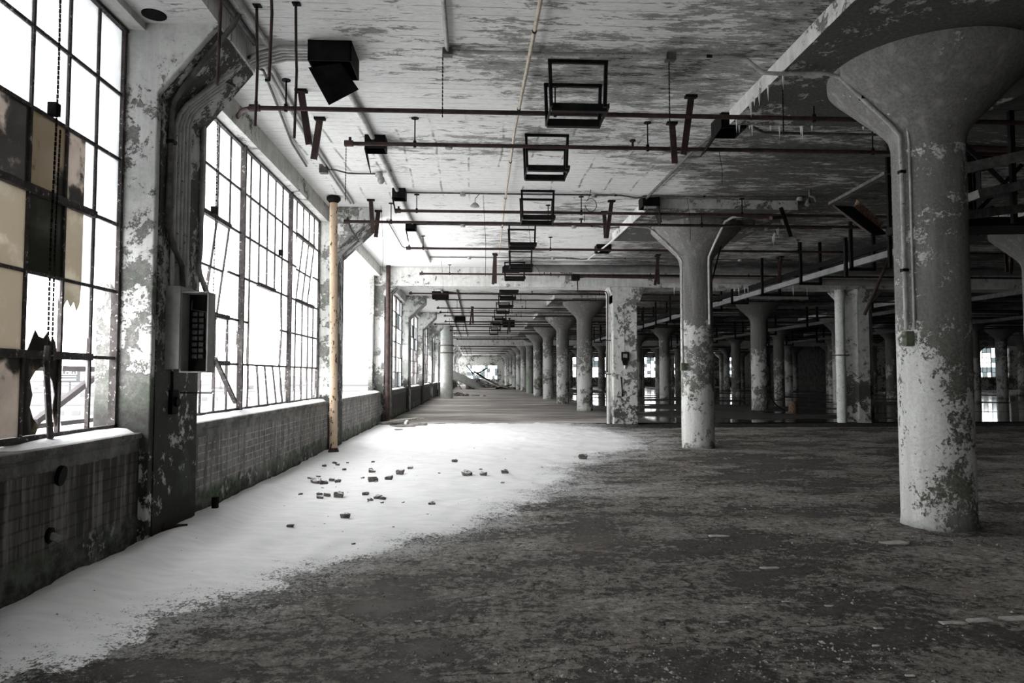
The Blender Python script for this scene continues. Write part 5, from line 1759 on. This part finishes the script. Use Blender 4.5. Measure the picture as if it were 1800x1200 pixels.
# ------------------------------------------------------------------ planks at the joint by the wall
for i, (a, b, w, h, lab) in enumerate((((-2.75, 20.3, 0.13), (-1.75, 21.1, 0.22), 0.20, 0.06, 'uppermost snow-dusted plank of the pile by the third pilaster'), ((-2.72, 20.7, 0.06), (-1.95, 20.85, 0.08), 0.22, 0.08, 'grey plank under the others by the third pilaster'),
                                       ((-2.45, 20.15, 0.06), (-1.75, 20.3, 0.07), 0.16, 0.06, 'short dark plank in front of the pile by the third pilaster'), ((-2.6, 21.3, 0.16), (-1.6, 21.5, 0.2), 0.14, 0.05, 'thin plank at the back of the pile by the third pilaster'),
                                       ((-2.05, 20.5, 0.12), (-2.0, 21.0, 0.2), 0.07, 0.06, 'white batten lying across the plank pile'), ((-1.95, 20.6, 0.07), (-1.45, 20.75, 0.08), 0.2, 0.1, 'stubby wood block at the right end of the plank pile'),
                                       ((-2.2, 19.1, 0.045), (-1.98, 19.15, 0.045), 0.1, 0.03, 'small flat wood scrap on snow before the plank pile'))):
    tag(MB().bar(a, b, w, h).build('plank', M['wood'] if i != 4 else M['white_snow'], bevel=0.004), lab, 'plank', 'planks by the third pilaster')


# ------------------------------------------------------------------ brick pieces on the snow (measured on the floor)
def chunk(seed, L, W, H):
    rnd = random.Random(seed)
    vs = []
    for a, b, c in ((-1, -1, 0), (1, -1, 0), (1, 1, 0), (-1, 1, 0), (-1, -1, 1), (1, -1, 1), (1, 1, 1), (-1, 1, 1)):
        vs.append((a * L / 2 * rnd.uniform(0.6, 1.0), b * W / 2 * rnd.uniform(0.6, 1.0), c * H * rnd.uniform(0.5, 1.0)))
    mx = [(0, -W / 2 * 1.05, H * 0.5), (L / 2 * 1.05, 0, H * 0.55), (0, W / 2 * 1.05, H * 0.5), (-L / 2 * 1.05, 0, H * 0.5), (rnd.uniform(-.1, .1) * L, 0, H * 1.05)]
    n = 8
    vs += mx
    fs = [(0, 3, 2, 1)]
    quads = [(0, 1, 5, 4, n), (1, 2, 6, 5, n + 1), (2, 3, 7, 6, n + 2), (3, 0, 4, 7, n + 3), (4, 5, 6, 7, n + 4)]
    for a, b, c, d, e in quads:
        fs += [(a, b, e), (b, c, e), (c, d, e), (d, a, e)]
    return vs, fs


# (distance along the hall, distance across it, length) of each brick piece, in metres
pts = [(6.251, -1.068, 0.034), (6.793, -0.787, 0.022), (6.802, -1.759, 0.065), (7.327, -1.338, 0.096), (7.473, -0.508, 0.024), (8.073, -0.502, 0.073), (8.082, -1.064, 0.037), (8.180, -0.838, 0.033), (8.241, -1.248, 0.026), (8.323, -1.233, 0.064), (8.363, -1.823, 0.072), (8.399, -1.099, 0.076), (8.424, -1.158, 0.095), (8.513, -1.636, 0.116), (8.542, -1.782, 0.081), (8.558, -2.096, 0.047), (8.579, -1.876, 0.070), (8.708, -1.349, 0.079), (9.246, -1.983, 0.033), (9.566, 0.362, 0.052), (9.621, -2.052, 0.105), (9.697, -2.180, 0.127), (9.740, -1.364, 0.044), (9.795, -1.896, 0.084), (9.858, -1.427, 0.125), (9.887, -1.996, 0.076), (9.962, -2.313, 0.063), (10.026, -1.230, 0.109), (10.200, -1.623, 0.055), (10.233, -2.257, 0.060), (10.319, 0.108, 0.098), (10.347, -0.137, 0.150), (10.547, -1.131, 0.124), (10.551, -0.545, 0.033), (10.603, 0.435, 0.101), (10.758, -1.570, 0.097), (10.996, 0.076, 0.045), (11.032, -2.040, 0.060), (11.159, -2.373, 0.066), (11.178, -1.657, 0.056), (11.203, -1.040, 0.081), (11.230, 1.059, 0.036), (11.538, -2.244, 0.063), (11.766, -2.333, 0.080), (11.860, -2.138, 0.043), (12.028, -0.362, 0.098), (12.122, -1.757, 0.055), (12.207, 1.866, 0.149)]
pts.sort()
nearw = {0: 'nearest the camera'}
for i, (y, x, L) in enumerate(pts):
    L *= 1.1
    H = L * (0.55 if L > 0.09 else 0.5)
    vs, fs = chunk(i, L, L * 0.62, H)
    mb = MB()
    a = random.Random(i).uniform(-0.5, 0.5)
    zg = ground_z(x, y)
    mb.add([(x + p[0] * math.cos(a) - p[1] * math.sin(a), y + p[0] * math.sin(a) + p[1] * math.cos(a), zg + p[2] - 0.004) for p in vs], fs)
    o = mb.build('brick_piece', M['brickbit'])
    tag(o, ('large' if L > 0.16 else 'small') + ' dark brick piece on the snow, %s' % ('nearest the camera' if i == 0 else nth(i) + ' nearest the camera'), 'brick piece', 'brick pieces on the snow')

# pale flakes lying on the dark foreground floor
pf = [(3.425, 2.149, 0.067), (3.622, 1.938, 0.065), (3.831, 2.214, 0.062), (4.067, 2.370, 0.086), (4.108, 2.849, 0.201), (4.110, 1.705, 0.060), (4.128, 3.022, 0.209), (4.145, 3.257, 0.257), (4.235, 1.501, 0.097), (4.310, 1.194, 0.084), (4.330, -0.347, 0.056), (4.488, 2.297, 0.102), (4.515, 1.771, 0.074), (4.592, 2.050, 0.082), (5.244, 0.587, 0.043), (5.389, 2.276, 0.211), (5.437, 1.655, 0.071), (6.068, 3.695, 0.366), (6.127, 3.356, 0.110), (6.404, 2.239, 0.261)]
pf.sort()
for i, (y, x, L) in enumerate(pf):
    vs, fs = chunk(50 + i, L * 0.75, L * 0.28, 0.006 + L * 0.03)
    mb = MB()
    mb.add([(x + p[0], y + p[1], flo(x, y) + p[2] - 0.002) for p in vs], fs)
    tag(mb.build('plaster_flake', M['chip']), 'pale plaster flake on the dark floor, %s nearest the camera' % nth(i), 'plaster flake', 'plaster flakes on the floor')

# loose grit and chips everywhere
rv = random.Random(21)
m = MB()
octa = [(1, 0, 0), (0, 1, 0), (-1, 0, 0), (0, -1, 0), (0, 0, 1), (0, 0, -0.3)]
of = [(0, 1, 4), (1, 2, 4), (2, 3, 4), (3, 0, 4), (1, 0, 5), (2, 1, 5), (3, 2, 5), (0, 3, 5)]
cnt = 0
while cnt < 9000:
    y = 2.4 + 12.0 * rv.random() ** 1.5
    x = rv.uniform(-2.6, 0.85 * y + 0.3)
    dens = noise.fractal((x * 0.9, y * 1.2, 9.0), 1.0, 2.0, 3) + 0.25
    if (x - CX) ** 2 + (y - CY) ** 2 < 0.16 or (x - CX) ** 2 + (y - CY - BAY) ** 2 < 0.16:
        continue
    e = snow_edge(y)
    if x < e and rv.random() < 0.97:
        continue
    if rv.random() > dens * 1.6:
        continue
    s = rv.uniform(0.003, 0.009) * (1.8 if rv.random() < 0.06 else 1)
    z = ground_z(x, y)
    a = rv.uniform(0, 3)
    m.add([(x + s * (p[0] * math.cos(a) * 1.4 - p[1] * math.sin(a)), y + s * (p[0] * math.sin(a) * 1.4 + p[1] * math.cos(a)), z + p[2] * s * 0.8) for p in octa], of)
    cnt += 1
tag(m.build('grit', M['rubble']), 'loose grit and paint chips scattered over the dark floor', 'grit', kind='stuff')

# ------------------------------------------------------------------ outside: steelwork, ground, far town
root = thing('outside_frame', 'mauve steel railing frame outside the nearest window', 'railing', (-3.7, 6.4, 0.9))
MB().box(-3.74, -3.68, 3.0, 6.98, 1.53, 1.58).build('rail', M['ext_steel'], root)
MB().box(-3.74, -3.68, 3.0, 6.98, 1.045, 1.085).build('rail', M['ext_steel'], root)
MB().bar((-3.71, 6.1, 1.10), (-3.71, 6.98, 1.47), 0.05, 0.05).build('brace', M['ext_steel'], root)
m = MB()
m.box(-2500, -4.6, -1200, 2500, -21.2, -21)
tag(m.build('ground', M['ground']), 'snow covered ground far below outside', 'ground', kind='structure')
m = MB()
m.box(-4.6, -3.4, YBACK, YEND, -21, 0.9)
m.v, m.f, m.m = [], [], []
root = thing('billboard', 'white LOW billboard on a pole seen far off through the nearest window', 'billboard', (-248, 440, -21))
D = 440.0
dirx = Vector((-0.5577, 1, 0))
bx, by = -0.5577 * D, D
ux = Vector((0.87, 0.49, 0))        # board faces the building
c = Vector((bx + 2.5, by, 0))
W2, H0, H1 = 9.5, -2.3, 5.0
def bpt(u, z, d=0.0):
    p = c + ux * u + Vector((0.49, -0.87, 0)) * d
    return (p.x, p.y, z)
def bslab(mb_, u0, u1, z0, z1, d0, d1):
    vs = [bpt(u0, z0, d0), bpt(u1, z0, d0), bpt(u1, z0, d1), bpt(u0, z0, d1), bpt(u0, z1, d0), bpt(u1, z1, d0), bpt(u1, z1, d1), bpt(u0, z1, d1)]
    mb_.add(vs, [(0, 1, 2, 3), (7, 6, 5, 4), (0, 4, 5, 1), (1, 5, 6, 2), (2, 6, 7, 3), (3, 7, 4, 0)])
m = MB(); bslab(m, -W2, W2, H0, H1, -0.4, 0.0); m.build('board', M['sign_face'], root)
m = MB(); bslab(m, -0.5 - 4, 0.5 - 4, -21, H0, -0.5, 0.3); m.build('pole', M['sign_face'], root)
m = MB(); bslab(m, -9.5, 4, H0 - 2.4, H0 - 2.0, -0.3, 0.6); bslab(m, -6.5, 2, H0 - 0.9, H0 - 0.5, -0.3, 0.6); m.build('catwalk', M['bld_win'], root)
def letters(name, items):
    mm = MB()
    for (u0, u1, z0, z1) in items:
        bslab(mm, u0, u1, z0, z1, 0.02, 0.15)
    mm.build(name, M['sign_white'], root)
letters('letter_l', [(-8.6, -8.0, 2.2, 4.4), (-8.6, -7.1, 2.2, 2.7)])
letters('letter_o', [(-6.6, -6.1, 2.2, 4.4), (-5.0, -4.5, 2.2, 4.4), (-6.6, -4.5, 2.2, 2.7), (-6.6, -4.5, 3.9, 4.4)])
letters('letter_w', [(-4.0, -3.5, 2.2, 4.4), (-2.6, -2.1, 2.2, 3.9), (-1.2, -0.7, 2.2, 4.4), (-4.0, -0.7, 2.2, 2.7)])
letters('panel_light', [(-8.6, -1.0, 0.9, 1.5), (-8.6, -1.0, -1.2, -0.2)])
m = MB(); bslab(m, 1.0, 8.8, -1.6, 4.2, 0.02, 0.15); m.build('picture_panel', M['bld'], root)

rv = random.Random(77)
for i, (x, y, w, d, h) in enumerate(((-330, 470, 90, 40, 12), (-300, 620, 120, 50, 15), (-180, 560, 90, 40, 11), (-150, 700, 110, 60, 14), (-420, 800, 200, 60, 17), (-90, 620, 60, 40, 10), (-70, 760, 60, 50, 13), (-200, 380, 60, 30, 8))):
    root = thing('far_building', 'pale flat-roofed building far outside, %s in the hazy town' % nth(i), 'building', (x, y, -21), 'buildings of the far town')
    MB().box(x - w / 2, x + w / 2, y - d / 2, y + d / 2, -21, -21 + h).build('walls', M['bld'], root)
    wl = root.children[0]
    MB().box(x - w / 2 - 1, x + w / 2 + 1, y - d / 2 - 1, y + d / 2 + 1, -21 + h, -20.2 + h).build('roof', M['bld2'], root)
    m = MB()
    for q in range(int(w / 8)):
        m.box(x - w / 2 + 2 + q * 8, x - w / 2 + 6 + q * 8, y - d / 2 - 0.2, y - d / 2, -21 + h * 0.35, -21 + h * 0.6)
    m.build('window_band', M['bld_win'], wl)
m = MB()
for i in range(240):
    x = rv.uniform(-1300, -90)
    y = rv.uniform(1000, 1500)
    s = rv.uniform(8, 15)
    m.lathe([(s * 0.2, -21), (s, -21 + s * 0.6), (s * 0.8, -21 + s * 1.2), (0.4, -21 + s * 1.7)], (x, y), 7)
tag(m.build('treeline', M['trees']), 'hazy bare treeline on the horizon outside', 'trees', kind='stuff')
for i, (x, y) in enumerate(((-78, 190), (-49, 215), (-60, 245))):
    root = thing('street_lamp', 'thin street lamp far outside, %s along the road' % nth(i), 'street lamp', (x, y, -21), 'street lamps outside')
    MB().tube([(x, y, -21), (x, y, -0.5)], 0.22, 6).build('pole', M['bld_win'], root)
    MB().box(x - 1.6, x + 1.6, y - 0.2, y + 0.2, -0.7, -0.4).build('arm', M['bld_win'], root)
